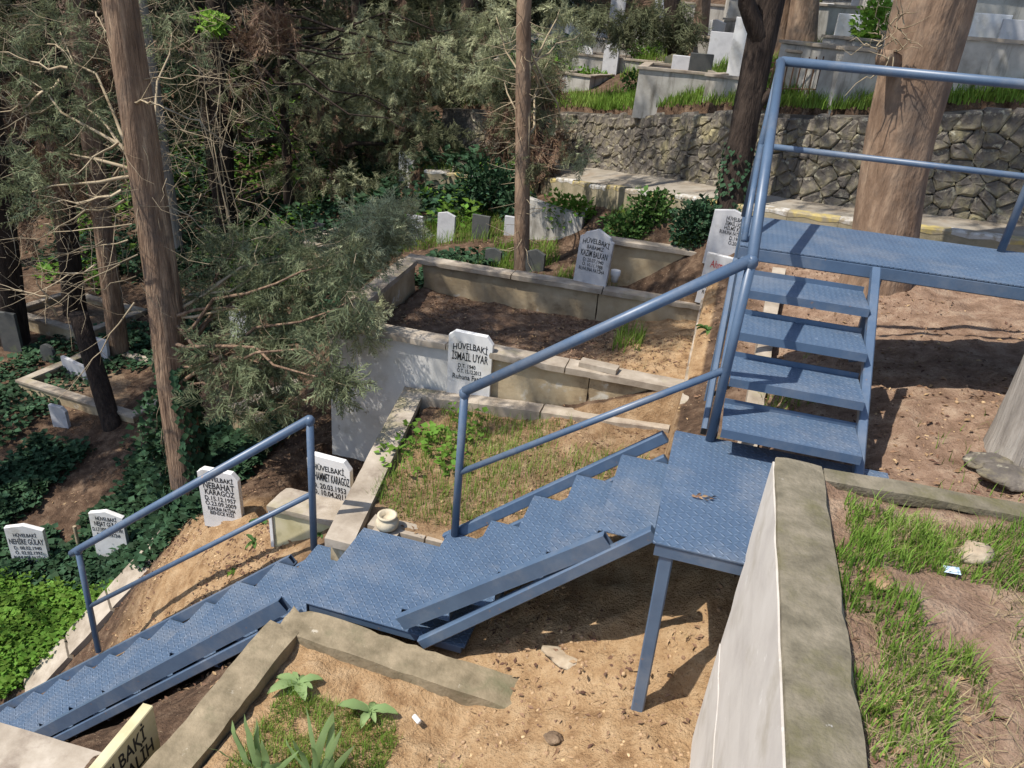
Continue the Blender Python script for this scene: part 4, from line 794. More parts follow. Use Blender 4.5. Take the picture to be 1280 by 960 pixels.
# dead bare branches fanning out of the trunk
dead = [((148, 178), (85, 222), .012), ((150, 208), (38, 318), .010), ((152, 238), (55, 258), .013), ((155, 250), (45, 300), .012), ((60, 55), (90, 80), .009), ((85, 85), (0, 65), .013), ((75, 100), (0, 140), .015), ((70, 128), (0, 162), .010), ((168, 128), (205, 135), .014), ((205, 135), (300, 190), .012), ((160, 300), (60, 318), .008), ((172, 318), (25, 345), .007), ((185, 150), (280, 178), .006), ((190, 250), (270, 298), .009), ((175, 100), (330, 105), .006), ((130, 300), (30, 330), .006), ((120, 330), (10, 372), .008), ((165, 280), (0, 300), .006), ((150, 330), (40, 400), .008), ((170, 345), (75, 380), .006), ((168, 378), (70, 500), .007), ((60, 370), (0, 355), .010), ((70, 395), (40, 340), .012), ((120, 15), (140, 60), .008), ((110, 70), (160, 85), .006)]
for i, (a, b, r) in enumerate(dead):
    d0 = dL-1.35+.2*math.sin(i*2.1); pa, pb = at_d(*a, d0), at_d(*b, d0-.3*math.cos(i*1.7)-.1); C = ribbon_twig(tw, pa, pb, r*.95, .05*math.sin(i*1.3), 7, .02)
    for k in range(5):
        j = rng.integers(2, 6); e = C[j]+rng.normal(size=3)*.14+unit(pb-pa)*.12; ribbon_twig(tw, C[j], e, r*.28, .05, 3)
for k in range(1000):
    a = at_d(rng.uniform(-20, 330), rng.uniform(0, 400)*rng.random()**.3, rng.uniform(5.4, 8.6)); d = rng.normal(size=3)*np.array([.25, .2, .16])+np.array([0, 0, -.06]); ribbon_twig(tw, a, a+d*rng.uniform(.5, 1.6), rng.uniform(.0014, .0036), .08, 3, .06)
# crown overhead
cr = FB(); ax_ = (topL-bL)/np.linalg.norm(topL-bL)
for k in range(20):
    h = rng.uniform(5.9, 9.3); c = bL+ax_*h+np.array([rng.normal()*.75, rng.normal()*.75, 0]); limb(TL, curve(bL+ax_*(h-.4), c, 0, 4, .03, k), .02, .006, 'bark', 'branch')
    blob_fronds(cr, c, (.5, .5, .4), 34, 1.7, FRL, .6, .5)
for k in range(26):                              # thin bark strips peeling off the stem
    t = rng.uniform(.05, .9); a = rng.uniform(0, 2*PI); rad = .14-.035*t; p = onL(t)+np.array([math.cos(a)*rad, math.sin(a)*rad, 0]); ribbon_twig(tw, p, p+np.array([math.cos(a)*.05, math.sin(a)*.05, -rng.uniform(.15, .4)]), .004, 0, 3, .05)
fb.build('crown', 'cyp', TL); fbb.build('crown', 'cypblue', TL); fbd.build('crown', 'cyppale', TL); fbr.build('dead_foliage', 'cypbrown', TL); cr.build('crown', 'cyp', TL); tw.build('dead_twigs', 'twig', TL)['kind'] = 'stuff'

# ---- cypress behind it with the long hanging boughs
bK = on_ground(283, 300); tK = at_y(270, 0, bK[1]); dK = depth(bK); topK = tK+np.array([0, 0, 5])
TK = tree('cypress_tree', 'dark trunked cypress with long drooping boughs behind the peeling cypress', bK, [bK, tK, topK], [.24, .2, .16, .06], 'barkdark', seed=8)
fp, fd, fbn, tw = FB(), FB(), FB(), FB()
bl = [(395, 95, 45, 45, 90, 'p'), (440, 80, 50, 50, 120, 'p'), (470, 60, 40, 45, 110, 'p'), (500, 90, 35, 35, 70, 'p'), (440, 140, 60, 40, 120, 'p'), (490, 130, 50, 35, 90, 'p'), (535, 75, 35, 30, 80, 'p'), (575, 60, 35, 35, 80, 'p'), (560, 95, 40, 30, 70, 'p'), (600, 95, 22, 25, 40, 'p'), (395, 150, 50, 40, 90, 'd'), (460, 185, 60, 40, 110, 'd'), (520, 180, 45, 50, 110, 'd'), (555, 190, 26, 50, 90, 'd'), (420, 20, 60, 30, 100, 'd'), (500, 20, 60, 30, 90, 'd'), (320, 110, 45, 45, 60, 'd'), (300, 55, 35, 45, 50, 'd'), (345, 60, 40, 40, 60, 'd'), (380, 215, 45, 25, 50, 'd'), (440, 225, 40, 22, 40, 'p'), (560, 15, 40, 25, 60, 'd'), (600, 30, 40, 40, 70, 'd')]
for i, (px, py, rx, ry, n, kd) in enumerate(bl):
    dd_ = dK-1.2+.8*math.sin(i*1.9); c, rd = blob_px(px, py, dd_, rx, ry); blob_fronds(fp if kd == 'p' else fd, c, rd, int(n*(2.0 if kd == 'p' else .9)), 1.05, FR if kd == 'p' else HANG, .45, .75, .45); blob_fronds(fbn, c, rd, n//5, 1.1, HANG, .2, 1.4, .3)
    limb(TK, curve(bK+(tK-bK)*(.55+.1*(i % 5)), c, -.06, 7, .05, i+70), .03, .007, 'barkdark', 'branch')
for a, b, r in (((285, 165), (480, 180), .07), ((300, 170), (220, 150), .05), ((330, 240), (285, 275), .03), ((345, 225), (300, 245), .035), ((300, 245), (345, 275), .03), ((285, 50), (200, 20), .05), ((200, 10), (0, 8), .05)):
    limb(TK, curve(at_d(*a, dK-.3), at_d(*b, dK-.9), .03, 8, .04, int(a[0])), r, r*.45, 'barkdark')
for k in range(260):
    a = at_d(rng.uniform(180, 560), rng.uniform(0, 260), dK+rng.uniform(-1.5, .8)); d = rng.normal(size=3)*np.array([.3, .25, .12])+np.array([0, 0, -.15]); ribbon_twig(tw, a, a+d, rng.uniform(.002, .005), .06, 3, .05)
cr = FB()
for k in range(6):
    h = rng.uniform(7.5, 9.5); c = bK+np.array([rng.normal()*.9, rng.normal()*.9, h]); blob_fronds(cr, c, (.55, .55, .45), 30, 1.8, FRL, .6, .5)
fp.build('crown', 'cyppale', TK); fd.build('crown', 'cyp', TK); fbn.build('dead_foliage', 'cypbrown', TK); cr.build('crown', 'cypdark', TK); tw.build('dead_twigs', 'twig', TK)['kind'] = 'stuff'

# ---- slim two-toned trunk in the middle
bM = on_ground(652, 338); tM = at_y(655, 0, bM[1]+.1); dM = depth(bM); topM = tM+np.array([0, .1, 4.5])
TM = tree('slim_tree', 'slim straight tree with a bare pale trunk behind the big plot', bM, [bM, tM, topM], [.1, .09, .075, .03], 'barkgrey', flute=.05, seed=5, sides=16)
f1, f2, tw = FB(), FB(), FB()
for i, (px, py, rx, ry, n, kd) in enumerate([(625, 70, 30, 30, 60, 'p'), (690, 60, 30, 30, 60, 'p'), (640, 105, 30, 30, 60, 'd'), (675, 110, 25, 30, 50, 'd'), (620, 20, 36, 26, 50, 'p'), (700, 10, 28, 14, 30, 'p'), (728, 40, 14, 14, 12, 'p'), (640, 150, 20, 30, 40, 'd'), (685, 150, 16, 12, 20, 'p'), (720, 195, 20, 10, 18, 'p'), (660, 200, 20, 15, 20, 'd')]):
    c, rd = blob_px(px, py, dM-.3+.4*math.sin(i), rx, ry); blob_fronds(f1 if kd == 'p' else f2, c, rd, int(n*1.0), .85, FR, .5, .6); limb(TM, curve(bM+(tM-bM)*min(.97, .45+.05*i), c, -.05, 6, .05, i+200), .015, .004, 'twig', 'branch')
for k in range(90):
    a = bM+(tM-bM)*rng.uniform(.1, .95); an = rng.uniform(0, 2*PI); ribbon_twig(tw, a, a+np.array([math.cos(an)*.5, math.sin(an)*.5, rng.uniform(-.25, .15)])*rng.uniform(.4, 1.2), .005, .05, 3)
cr = FB()
for k in range(20):
    h = rng.uniform(5.2, 9); c = bM+np.array([rng.normal()*.7, rng.normal()*.7, h]); blob_fronds(cr, c, (.5, .5, .45), 30, 1.8, FRL, .6, .5)
f1.build('crown', 'cyppale', TM); f2.build('crown', 'cyp', TM); cr.build('crown', 'cyp', TM); tw.build('dead_twigs', 'twig', TM)['kind'] = 'stuff'
# shaggy dead juniper column beside it
bN = on_ground(680, 232); TN = tree('dead_juniper', 'shaggy dead brown juniper stem behind the slim trunk', bN, [bN, at_y(672, 60, bN[1])], [.1, .08, .05], 'barkdark', seed=2, sides=12); dN = depth(bN); fn = FB()
for (px, py, rx, ry, n) in [(675, 100, 30, 35, 90), (668, 150, 28, 35, 90), (680, 190, 22, 30, 60), (640, 140, 22, 40, 60), (625, 170, 16, 30, 30)]:
    c, rd = blob_px(px, py, dN-.2, rx, ry); blob_fronds(fn, c, rd, n, 1.25, HANG, .3, 1.1, .4)
fn.build('dead_foliage', 'cypbrown', TN)

# ---- dark leaning trunk behind the stair post
bD = at_y(913, 268, 4.5); bD[2] = G(bD[0], bD[1]); tD = at_y(968, -30, 4.9); TD = tree('leaning_tree', 'dark leaning tree trunk with ivy at its foot behind the stair post', bD, [bD, (bD+tD)/2+np.array([-.02, 0, 0]), tD, tD+(tD-bD)*1.3], [.17, .145, .135, .14, .07], 'barkdark', seed=12)
limb(TD, curve(bD+(tD-bD)*.72, at_y(925, -40, 4.6), 0, 6, .02, 3), .09, .07, 'barkdark'); limb(TD, curve(bD+(tD-bD)*.47, bD+(tD-bD)*.55+np.array([.17, -.05, .05]), 0, 3, .02, 4), .06, .045, 'barkdark', 'stub')
cr = FB()
for k in range(5):
    h = rng.uniform(6, 8); c = bD+(tD-bD)/np.linalg.norm(tD-bD)*h+np.array([rng.normal()*.9, rng.normal()*.9, 0]); blob_fronds(cr, c, (.55, .55, .45), 30, 1.9, FRL, .6, .4)
cr.build('crown', 'cyp', TD)
iv = FB(); n = 520; a = rng.uniform(0, 2*PI, n); h = rng.random(n)**1.4*.8; P = bD+np.c_[np.cos(a)*.165, np.sin(a)*.165, h]+(tD-bD)[None]*(h/(tD-bD)[2])[:, None]*np.array([1, 1, 0]); D = np.c_[np.cos(a)*.6, np.sin(a)*.6, -np.ones(n)]
iv.add(*scatter(leaf(.04, .04), P, D, rng.uniform(.7, 1.3, n), rng.uniform(-.6, .6, n))); iv.build('ivy', 'ivy', TD)['kind'] = 'stuff'

# ---- thick trunk behind the platform
bR = np.array([1.27, 2.95, G(1.27, 2.95)]); tR = at_y(1172, -20, 3.1); TR = tree('thick_tree', 'thick grey brown tree trunk rising behind the upper platform', bR, [bR+np.array([0, 0, .15]), bR+(tR-bR)*.5+np.array([-.04, 0, 0]), tR, tR+(tR-bR)*1.5], [.295, .24, .23, .255, .14], 'barkgrey', flute=.07, seed=21, sides=48)
p = at_y(1108, 62, 2.75); limb(TR, [at_y(1125, 80, 3.0), p+np.array([0, 0, -.06]), p], .07, .05, 'barkgrey', 'stub'); tw = FB()
for k in range(26):
    a = at_y(rng.uniform(1095, 1130), rng.uniform(15, 85), 2.72); ribbon_twig(tw, a, a+np.array([rng.normal()*.12, -.05, rng.normal()*.12]), .006, .05, 4, .08)
tw.build('dead_twigs', 'twig', TR)['kind'] = 'stuff'
cr = FB(); axr = (tR-bR)/np.linalg.norm(tR-bR)
for k in range(20):
    h = rng.uniform(4.8, 8.0); c = bR+axr*h+np.array([rng.normal()*1.0-.1, rng.normal()*1.0, 0]); blob_fronds(cr, c, (.6, .6, .45), 26, 1.9, FRL, .6, .4); limb(TR, curve(bR+axr*(h-.7), c, 0, 4, .04, k+400), .05, .015, 'barkgrey', 'branch')
cr.build('crown', 'cyp', TR)
# ---- pale trunk at the right edge
bP = at_z(1282, 560, -1.72); bP[2] = G(bP[0], bP[1]); TP = tree('pale_tree', 'pale grey trunk at the edge of the bare slope beside the platform', bP, [bP+np.array([0, 0, .1]), bP+np.array([.0, -.02, .8]), bP+np.array([.06, .0, 2.2]), bP+np.array([.4, .1, 5.0])], [.19, .155, .15, .13, .07], 'barkpale', flute=.12, seed=31, sides=32)
cr = FB()
for k in range(12): blob_fronds(cr, bP+np.array([.9+rng.normal()*.7, .3+rng.normal()*.7, rng.uniform(4.2, 6)]), (.5, .5, .4), 26, 1.8, FRL)
cr.build('crown', 'cyp', TP)

# ---- trunks further back on the left and top
bg = 'trees standing among the far graves'
def plain_tree(px, py, ptop, r, bark, label, crown='cypdark', n=4, ext=5, spread=1.0, low=5.5, hang=()):
    b = on_ground(px, py); t = at_y(*ptop, b[1]); R_ = tree('background_tree', label, b, [b, t, t+(t-b)/np.linalg.norm(t-b)*ext], [r*1.15, r, r*.85, r*.3], bark, group=None, seed=px, sides=14); f = FB(); ax = (t-b)/np.linalg.norm(t-b); top_h = np.linalg.norm(t-b)+ext
    for k in range(n): blob_fronds(f, b+ax*rng.uniform(low, top_h)+np.array([rng.normal()*spread, rng.normal()*spread, 0]), (.6, .6, .5), 24, 2.0, FRL, .6, .5)
    f.build('crown', crown, R_); d = depth(b); f2 = FB()
    for (hx, hy, rx, ry, m) in hang: c, rd = blob_px(hx, hy, d-.4, rx, ry); blob_fronds(f2, c, rd, m, 1.2, HANG, .3, 1.0, .4)
    f2.build('hanging_foliage', crown, R_); return R_
plain_tree(150, 445, (105, 100), .13, 'bark', 'reddish trunk in shade just left of the peeling cypress', 'cypbrown', n=2, hang=[(60, 60, 60, 60, 30), (120, 20, 60, 40, 20), (20, 150, 40, 70, 20), (110, 200, 40, 50, 14)])
plain_tree(95, 400, (60, 60), .16, 'barkdark', 'dark trunk in the valley shade at the far left', 'cypbrown', n=3, hang=[(40, 120, 60, 70, 30), (90, 180, 60, 60, 24), (20, 280, 50, 50, 20)])
plain_tree(225, 330, (180, 20), .10, 'barkpale', 'thin pale trunk right behind the peeling cypress', 'cyp', n=2, hang=[(215, 60, 60, 60, 40), (250, 130, 60, 50, 30), (210, 180, 50, 50, 16)])
plain_tree(362, 272, (352, 60), .09, 'barkdark', 'thin forked dark stem under the long boughs', 'cypbrown', n=1, hang=[(330, 100, 60, 60, 20)])
plain_tree(20, 430, (-20, 100), .18, 'barkdark', 'dark trunk at the valley edge behind the dead twigs', 'cyp', n=4, hang=[(20, 40, 60, 60, 30)])
plain_tree(848, 92, (840, 0), .14, 'barkdark', 'shaggy stemmed cypress above the stone wall with boughs hanging over the graves', 'cyp', low=4.6, n=3, spread=.9, hang=[(790, 18, 32, 20, 60), (830, 16, 36, 24, 80), (858, 32, 20, 18, 40), (778, 34, 12, 14, 20), (742, 12, 28, 16, 36)])
plain_tree(972, 66, (972, -20), .22, 'barkgrey', 'twin stemmed brown tree behind the rail corner'); 
plain_tree(1000, 66, (1008, -20), .2, 'barkgrey', 'stout brown stem joined beside the twin trunk')
plain_tree(872, 70, (880, -10), .13, 'barkgrey', 'shaded stem left of the dark leaning trunk')
plain_tree(1242, 58, (1252, -20), .08, 'barkpale', 'thin pale stem among the graves at the upper right')
# off to the left of the stairs: trees that shade the valley
for i, (x, y) in enumerate([(-8.2, 1.2), (-10.5, 3.6), (-12, 6.5), (-9.5, 9.5), (-5.4, 11.6), (-13.5, 10), (-8.0, 12.8)]):
    b = np.array([x, y, G(x, y)]); R_ = tree('cypress_tree', ['stout cypress in the wooded valley left of the stairs'][0], b, [b, b+np.array([rng.normal()*.2, rng.normal()*.2, 8.5])], [.24, .2, .06], 'barkdark', group='cypresses in the wooded valley', seed=i, sides=12); f = FB()
    for k in range(24):
        h = rng.uniform(3.2, 8.6); s_ = 1.25*(1-.55*(h-2.4)/6.2); blob_fronds(f, b+np.array([rng.normal()*s_, rng.normal()*s_, h]), (.6, .6, .5), 26, 2.1, FRL, .6, .5)
    f.build('crown', 'cypdark' if i % 2 else 'cyp', R_)
# wooded backdrop: copies of one conifer
b = np.array([0., 0, 0]); proto = tree('far_conifer', 'dense conifer in the woods closing the view behind the graves', b, [b, np.array([0, 0, 8.])], [.22, .17, .05], 'barkdark', group='conifers closing the view', sides=10); f = FB()
for k in range(90):
    h = rng.uniform(.8, 8.4); s_ = 1.3*(1-.6*h/8.4); blob_fronds(f, np.array([rng.normal()*s_, rng.normal()*s_, h]), (.6, .6, .5), 15, 3.2, FRL, .6, .5)
f.build('crown', 'cyp', proto)
def copy_tree(o, parent=None):
    c = o.copy(); COL.objects.link(c); c.parent = parent
    for ch in o.children: copy_tree(ch, c)
    return c
spots = [(-6, 15), (-9.5, 16.5), (-3.6, 19), (-13, 15), (-15, 19), (-6.5, 22), (0, 24), (-18, 12), (-19, 7.5), (5, 24), (11, 23), (16, 17), (-12, 24)]
for i, (x, y) in enumerate(spots):
    o = proto if i == 0 else copy_tree(proto); o.location = (x, y, G(x, y)-.1); o.rotation_euler = (0, 0, rng.uniform(0, 6.2)); s_ = rng.uniform(.85, 1.25); o.scale = (s_, s_, s_*rng.uniform(.9, 1.15))

# ---- shrubs
def shrub(c, rad, n, m, label, L=.07, W=.045, name='shrub', stems=5, up=.2, group=None):
    c = np.array(c, float); b = np.array([c[0], c[1], G(c[0], c[1])]); r = empty(name, tuple(b), label=label, cat='shrub', group=group); f = FB(); q = unit(rng.normal(size=(n, 3)))*(rng.random((n, 1))**.4)
    lump = 1+.35*np.array([mnoise.noise(Vector(v*2.3+c)) for v in q])[:, None]; P = c+q*np.array(rad)*lump; P[:, 2] = np.maximum(P[:, 2], gz(P[:, 0], P[:, 1], False)+.01); D = q+rng.normal(size=(n, 3))*.6+np.array([0, 0, up])
    f.add(*scatter(leaf(L, W), P, D, rng.uniform(.6, 1.4, n), rng.uniform(-.8, .8, n))); f.build('foliage', m, r); mb = MB(b)
    for k in range(stems): e = c+np.array([rng.normal()*rad[0]*.4, rng.normal()*rad[1]*.4, rng.uniform(0, rad[2]*.6)]); mb.tube(curve(b-np.array([0, 0, .05]), e, 0, 5, .08, k), [.012, .01, .008, .006, .004], 6)
    mb.build('stems', 'twig', r); return r
def shrub_px(px, py, d, rx, ry, n, m, label, **k): c, rd = blob_px(px, py, d, rx, ry); return shrub(c, rd, n, m, label, **k)
def g_d(px, py): return depth(on_ground(px, py))
shrub_px(1088, 50, g_d(1088, 100)+.3, 24, 55, 1300, 'brightbush', 'bright yellow green shrub beside the thick trunk', L=.07, W=.05)
shrub_px(712, 268, g_d(712, 290), 34, 26, 900, 'weed', 'sunlit leafy shrub above the streaked concrete wall', L=.06, W=.045)
shrub_px(615, 235, g_d(615, 275), 48, 30, 1500, 'ivy', 'dark glossy laurel shrub left of the slim trunk', L=.09, W=.045)
shrub_px(652, 262, g_d(652, 285), 26, 22, 600, 'ivy', 'dark low shrub behind the slim trunk', L=.08, W=.045)
shrub_px(785, 287, g_d(785, 303), 34, 22, 800, 'bush', 'mid green clump in front of the ivy bank', L=.06, W=.04)
shrub_px(868, 285, g_d(868, 305), 30, 36, 1400, 'ivy', 'dense dark ivy mound beside the grey headstone', L=.045, W=.045)
shrub_px(820, 262, g_d(820, 285), 34, 24, 900, 'bush', 'ivy covered bank below the path kerb', L=.05, W=.045)
shrub_px(535, 250, g_d(535, 262), 16, 14, 260, 'brightbush', 'small sunlit shrub under the hanging boughs', L=.06, W=.05)
shrub_px(580, 118, g_d(580, 135), 30, 22, 600, 'cyppale', 'pale grey green bush above the sunlit wall end', L=.06, W=.02)
shrub_px(812, 62, g_d(812, 72), 28, 14, 600, 'weed', 'bright round bush among the graves above the wall', L=.06, W=.04)
shrub_px(735, 95, g_d(735, 105), 30, 10, 400, 'weed', 'grassy bush in front of the long white plot', L=.06, W=.03)
shrub_px(1268, 78, g_d(1268, 92), 14, 14, 240, 'bush', 'small leafy plant on the grave above the rail', L=.06, W=.04)
shrub_px(800, 105, g_d(800, 118), 24, 14, 420, 'bush', 'dark leafy clump beside the open concrete box', L=.06, W=.04)
shrub_px(265, 30, 11, 22, 14, 260, 'brightbush', 'sunlit leaves glimpsed behind the peeling cypress', L=.09, W=.06)

# ---- ground covers (nobody could count them)
def blades(fb, P, h, w, lean=.5, seg=3):
    n = len(P); a = rng.uniform(0, 2*PI, n); hh = h*rng.uniform(.45, 1.3, n); le = lean*rng.uniform(.2, 1.3, n); d = np.c_[np.cos(a), np.sin(a), np.zeros(n)]; s = np.c_[-np.sin(a), np.cos(a), np.zeros(n)]; V = np.zeros((n, 2*seg+1, 3))
    for k in range(seg+1):
        t = k/seg; c = P+d*(le*hh*t*t)[:, None]+np.array([0, 0, 1.0])*(hh*(t-.25*le*t*t))[:, None]; ww = w*(1-t)**.8*.5
        if k < seg: V[:, 2*k] = c-s*ww; V[:, 2*k+1] = c+s*ww
        else: V[:, 2*k] = c
    o = (np.arange(n)*(2*seg+1))[:, None]; q = np.concatenate([np.array([[2*k, 2*k+1, 2*k+3, 2*k+2]])+o for k in range(seg-1)]); fb.add(V.reshape(-1, 3), q); fb.v.append(np.zeros((0, 3))); fb.t.append(np.array([[2*seg-2, 2*seg-1, 2*seg]])+o+(fb.n-n*(2*seg+1)))
def patch(x0, x1, y0, y1, n, thr=.0, f=2.0, s=0, mask=None):
    P = np.c_[rng.uniform(x0, x1, n), rng.uniform(y0, y1, n)]; k = fbm(P[:, 0], P[:, 1], f, 3, s) > thr
    if mask is not None: k &= mask(P[:, 0], P[:, 1])
    P = P[k]; return np.c_[P, gz(P[:, 0], P[:, 1])-.004]
def grassy(name, spec, m, label, h, w, lean=.6, cat='grass'):
    f = FB()
    for sp_ in spec: blades(f, patch(*sp_[:5], **(sp_[5] if len(sp_) > 5 else {})), sp_[6] if len(sp_) > 6 else h, w, lean)
    o = f.build(name, m); return tag(o, label, cat, kind='stuff')
grassy('grass', [(.50, .80, -2.0, -1.14, 3400, dict(thr=-.16, f=4)), (.55, 1.7, -1.42, -1.06, 4200, dict(thr=-.12, f=3)), (.52, 1.0, -3.0, -2.0, 4200, dict(thr=-.06, f=4), .05), (.9, 2.2, -2.9, -1.3, 1500, dict(thr=.16, f=3), .05)], 'grass', 'green grass growing on the raised plot behind the board marked wall', .062, .0045)
grassy('dry_grass', [(.5, 2.2, -3.0, -1.12, 9000, dict(thr=-.15, s=5))], 'drygrass', 'dry straw lying on the raised plot', .055, .0025, 2.2)
grassy('grass', [(-1.5, -.9, -1.75, -1.15, 6500, dict(thr=-.05, f=3)), (-1.3, -.45, -2.3, -1.45, 8000, dict(thr=-.02, f=3)), (-.7, -.2, -1.8, -1.3, 1200, dict(thr=.1, f=3))], 'grass', 'short new grass sprouting from the clay of the near plot', .05, .004)
grassy('grass', [(-1.85, -1.0, .18, 1.7, 3200, dict(thr=-.08)), (-1.0, -.1, .1, 1.7, 2200, dict(thr=.08)), (-.35, .15, .15, .9, 900, dict(thr=-.1))], 'grass', 'thin grass on the kerbed plot beside the middle flight', .10, .005)
grassy('dry_grass', [(-1.85, -.05, .12, 1.7, 3600, dict(thr=-.05, s=4)), (-.9, .0, 2.0, 3.7, 500, dict(thr=.1))], 'drygrass', 'dry yellow grass on the kerbed plot beside the middle flight', .07, .004, 1.4)
grassy('grass', [(-2.9, .0, 4.05, 4.8, 4200, dict(thr=-.1)), (-2.6, -.9, 4.7, 5.6, 2600, dict(thr=-.05)), (-.7, -.45, 2.9, 3.6, 260, dict(thr=-.2), .2), (-6.5, -2.6, 5.6, 9.5, 14000, dict(thr=-.05, f=1), .2)], 'grass', 'shaded grass behind the big plot', .13, .009)
grassy('grass', [(-2.5, 4.5, 4.6, 8.5, 42000, dict(thr=-.2, f=1.2, mask=lambda x, y: y > np.interp(x, PATH_W[:, 0], PATH_W[:, 1])+.30)), (-3.0, 4.5, 4.6, 9.5, 60000, dict(thr=-.3, f=1.2, s=8, mask=lambda x, y: (y > np.interp(x, PATH_W[:, 0], PATH_W[:, 1])+.28) & (y < np.interp(x, PATH_W[:, 0], PATH_W[:, 1])+1.0)), .13), (-2, 8, 8.5, 13, 16000, dict(thr=-.1, f=1))], 'grass', 'bright tall grass between the graves above the stone wall', .16, .014)
grassy('grass', [(1.2, 2.3, -.1, 1.0, 260, dict(thr=.15, f=3)), (1.25, 1.75, -.9, -.3, 500, dict(thr=-.05)), (.3, .75, .95, 1.9, 900, dict(thr=0)), (.05, .5, .2, .8, 500, dict(thr=0))], 'grass', 'tufts of grass on the bare slope around the upper flight', .10, .0055)
def leafy(name, P, m, label, L, W, per=6, h=.08, cat='weeds'):
    f = FB(); n = len(P); Q = np.repeat(P, per, 0); k = len(Q); a = rng.uniform(0, 2*PI, k); Q = Q+np.c_[np.cos(a)*.03, np.sin(a)*.03, rng.uniform(.0, h, k)]; D = np.c_[np.cos(a), np.sin(a), rng.uniform(-.2, .8, k)]
    f.add(*scatter(leaf(L, W), Q, D, rng.uniform(.6, 1.3, k), rng.uniform(-.5, .5, k))); return tag(f.build(name, m), label, cat, kind='stuff')
kx, ky = P0[:2], P1[:2]
def left_of_kerb(x, y): return (y-P0[1])*(P1[0]-P0[0])-(x-P0[0])*(P1[1]-P0[1]) < -.10*np.linalg.norm(P1[:2]-P0[:2])
leafy('green_weeds', patch(-6.2, -3.3, -.9, 1.0, 5600, thr=-.34, f=2.6, mask=left_of_kerb), 'weed', 'bright green leafy weeds on the slope left of the slab kerb', .05, .045, 6, .12)
leafy('ivy_carpet', np.concatenate([patch(-7.2, -4.0, 1.0, 2.6, 3600, thr=-.2, f=1), patch(-4.4, -3.5, 1.0, 2.2, 900, thr=-.2), patch(-9, -4, 2.4, 7, 4200, thr=.06, f=.9), patch(-3.3, -2.4, 3.9, 5.2, 500, thr=0)]), 'ivy', 'dark ivy carpet under the trees left of the cypress', .07, .07, 4, .10)
leafy('undergrowth', patch(-15, -3.2, 6.6, 15, 9000, thr=-.12, f=.7), 'ivy', 'dark tangled undergrowth on the wooded rise behind the cypresses', .13, .09, 4, .35, 'undergrowth')
leafy('undergrowth', patch(-13, -3.0, 6.2, 14, 5200, thr=.12, f=.6, s=3), 'weed', 'sunlit green undergrowth in patches behind the cypresses', .11, .08, 4, .3, 'undergrowth')
leafy('green_weeds', patch(-1.95, -1.4, .7, 1.65, 46, thr=0), 'weed', 'broad leaved weeds by the marble kerb of the grassy plot', .055, .045, 6, .10)
# ivy up the cypress
iv = FB(); n = 1500; a = rng.uniform(0, 2*PI, n); h = rng.random(n)**1.2*1.5; rad = .155-.015*h+rng.random(n)*.05; keep = (np.sin(a*1+.6) > -.35) | (h < .35); P = onL(0)+np.c_[np.cos(a)*rad, np.sin(a)*rad, h]; P[:, :2] += ((tL-bL)[:2]/(tL-bL)[2])[None]*h[:, None]; P, a = P[keep], a[keep]
iv.add(*scatter(leaf(.06, .06), P, np.c_[np.cos(a)*.5, np.sin(a)*.5, -np.ones(len(a))], rng.uniform(.6, 1.3, len(a)), rng.uniform(-.6, .6, len(a)))); iv.build('ivy', 'ivy', TL)['kind'] = 'stuff'
cI = np.array([bL[0]-.35, bL[1]+.25, bL[2]+.5]); shrub(cI, (.28, .25, .65), 900, 'ivy', 'column of dark ivy just left of the peeling cypress', L=.06, W=.06)
# leaf litter and pebbles
f = FB(); P = np.concatenate([patch(-5, 2.6, -.9, 4.0, 16000, thr=-.15), patch(-4, -2, -.1, .9, 2600), patch(-1.5, .3, -2.5, 0, 1800), patch(.5, 2.6, -3, -1.1, 1500), patch(-2.9, 0, 2.0, 3.8, 3000), patch(-8, -2, 1, 7, 6000)]); n = len(P); a = rng.uniform(0, 2*PI, n)
f.add(*scatter(leaf(.03, .014, .3), P+np.array([0, 0, .006]), np.c_[np.cos(a), np.sin(a), rng.normal(size=n)*.25], rng.uniform(.5, 1.4, n), rng.uniform(-.6, .6, n))); tag(f.build('leaf_litter', 'litter'), 'dry leaves and needles scattered over the ground', 'leaf litter', kind='stuff')
def lump(seed, n1=7, n2=5):
    V = [(0, 0, -.6)]; 
    for i in range(1, n2):
        for k in range(n1):
            ph = PI*i/n2; a = 2*PI*k/n1; d = Vector((math.sin(ph)*math.cos(a), math.sin(ph)*math.sin(a), -math.cos(ph))); r = 1+.45*mnoise.noise(d*1.3+Vector((seed*3.1, 0, 0))); V.append((d.x*r, d.y*r*.85, d.z*r*.6))
    V.append((0, 0, .6)); T = [(0, 1+(k+1) % n1, 1+k) for k in range(n1)]+[(1+(n2-2)*n1+k, 1+(n2-2)*n1+(k+1) % n1, len(V)-1) for k in range(n1)]
    for i in range(n2-2):
        for k in range(n1): a, b, c, d = 1+i*n1+k, 1+i*n1+(k+1) % n1, 1+(i+1)*n1+(k+1) % n1, 1+(i+1)*n1+k; T += [(a, b, c), (a, c, d)]
    return np.array(V), np.array(T)
f = FB()
for s_, (P) in enumerate([patch(-1.5, .4, -2.6, .0, 3600, thr=-.05), patch(-4, -2, -.2, .9, 2600, thr=-.1), patch(-1.8, 0, .1, 3.6, 900), patch(.3, 2.4, -.8, 2.4, 900)]):
    n = len(P); f.add(*scatter(lump(s_, 5, 4), P, rng.normal(size=(n, 3))*np.array([1, 1, .2]), .004+.012*rng.random(n)**3, rng.uniform(0, 6, n)))
tag(f.build('pebbles', 'pebble'), 'clay crumbs and pebbles strewn over the bare soil', 'pebbles', kind='stuff')

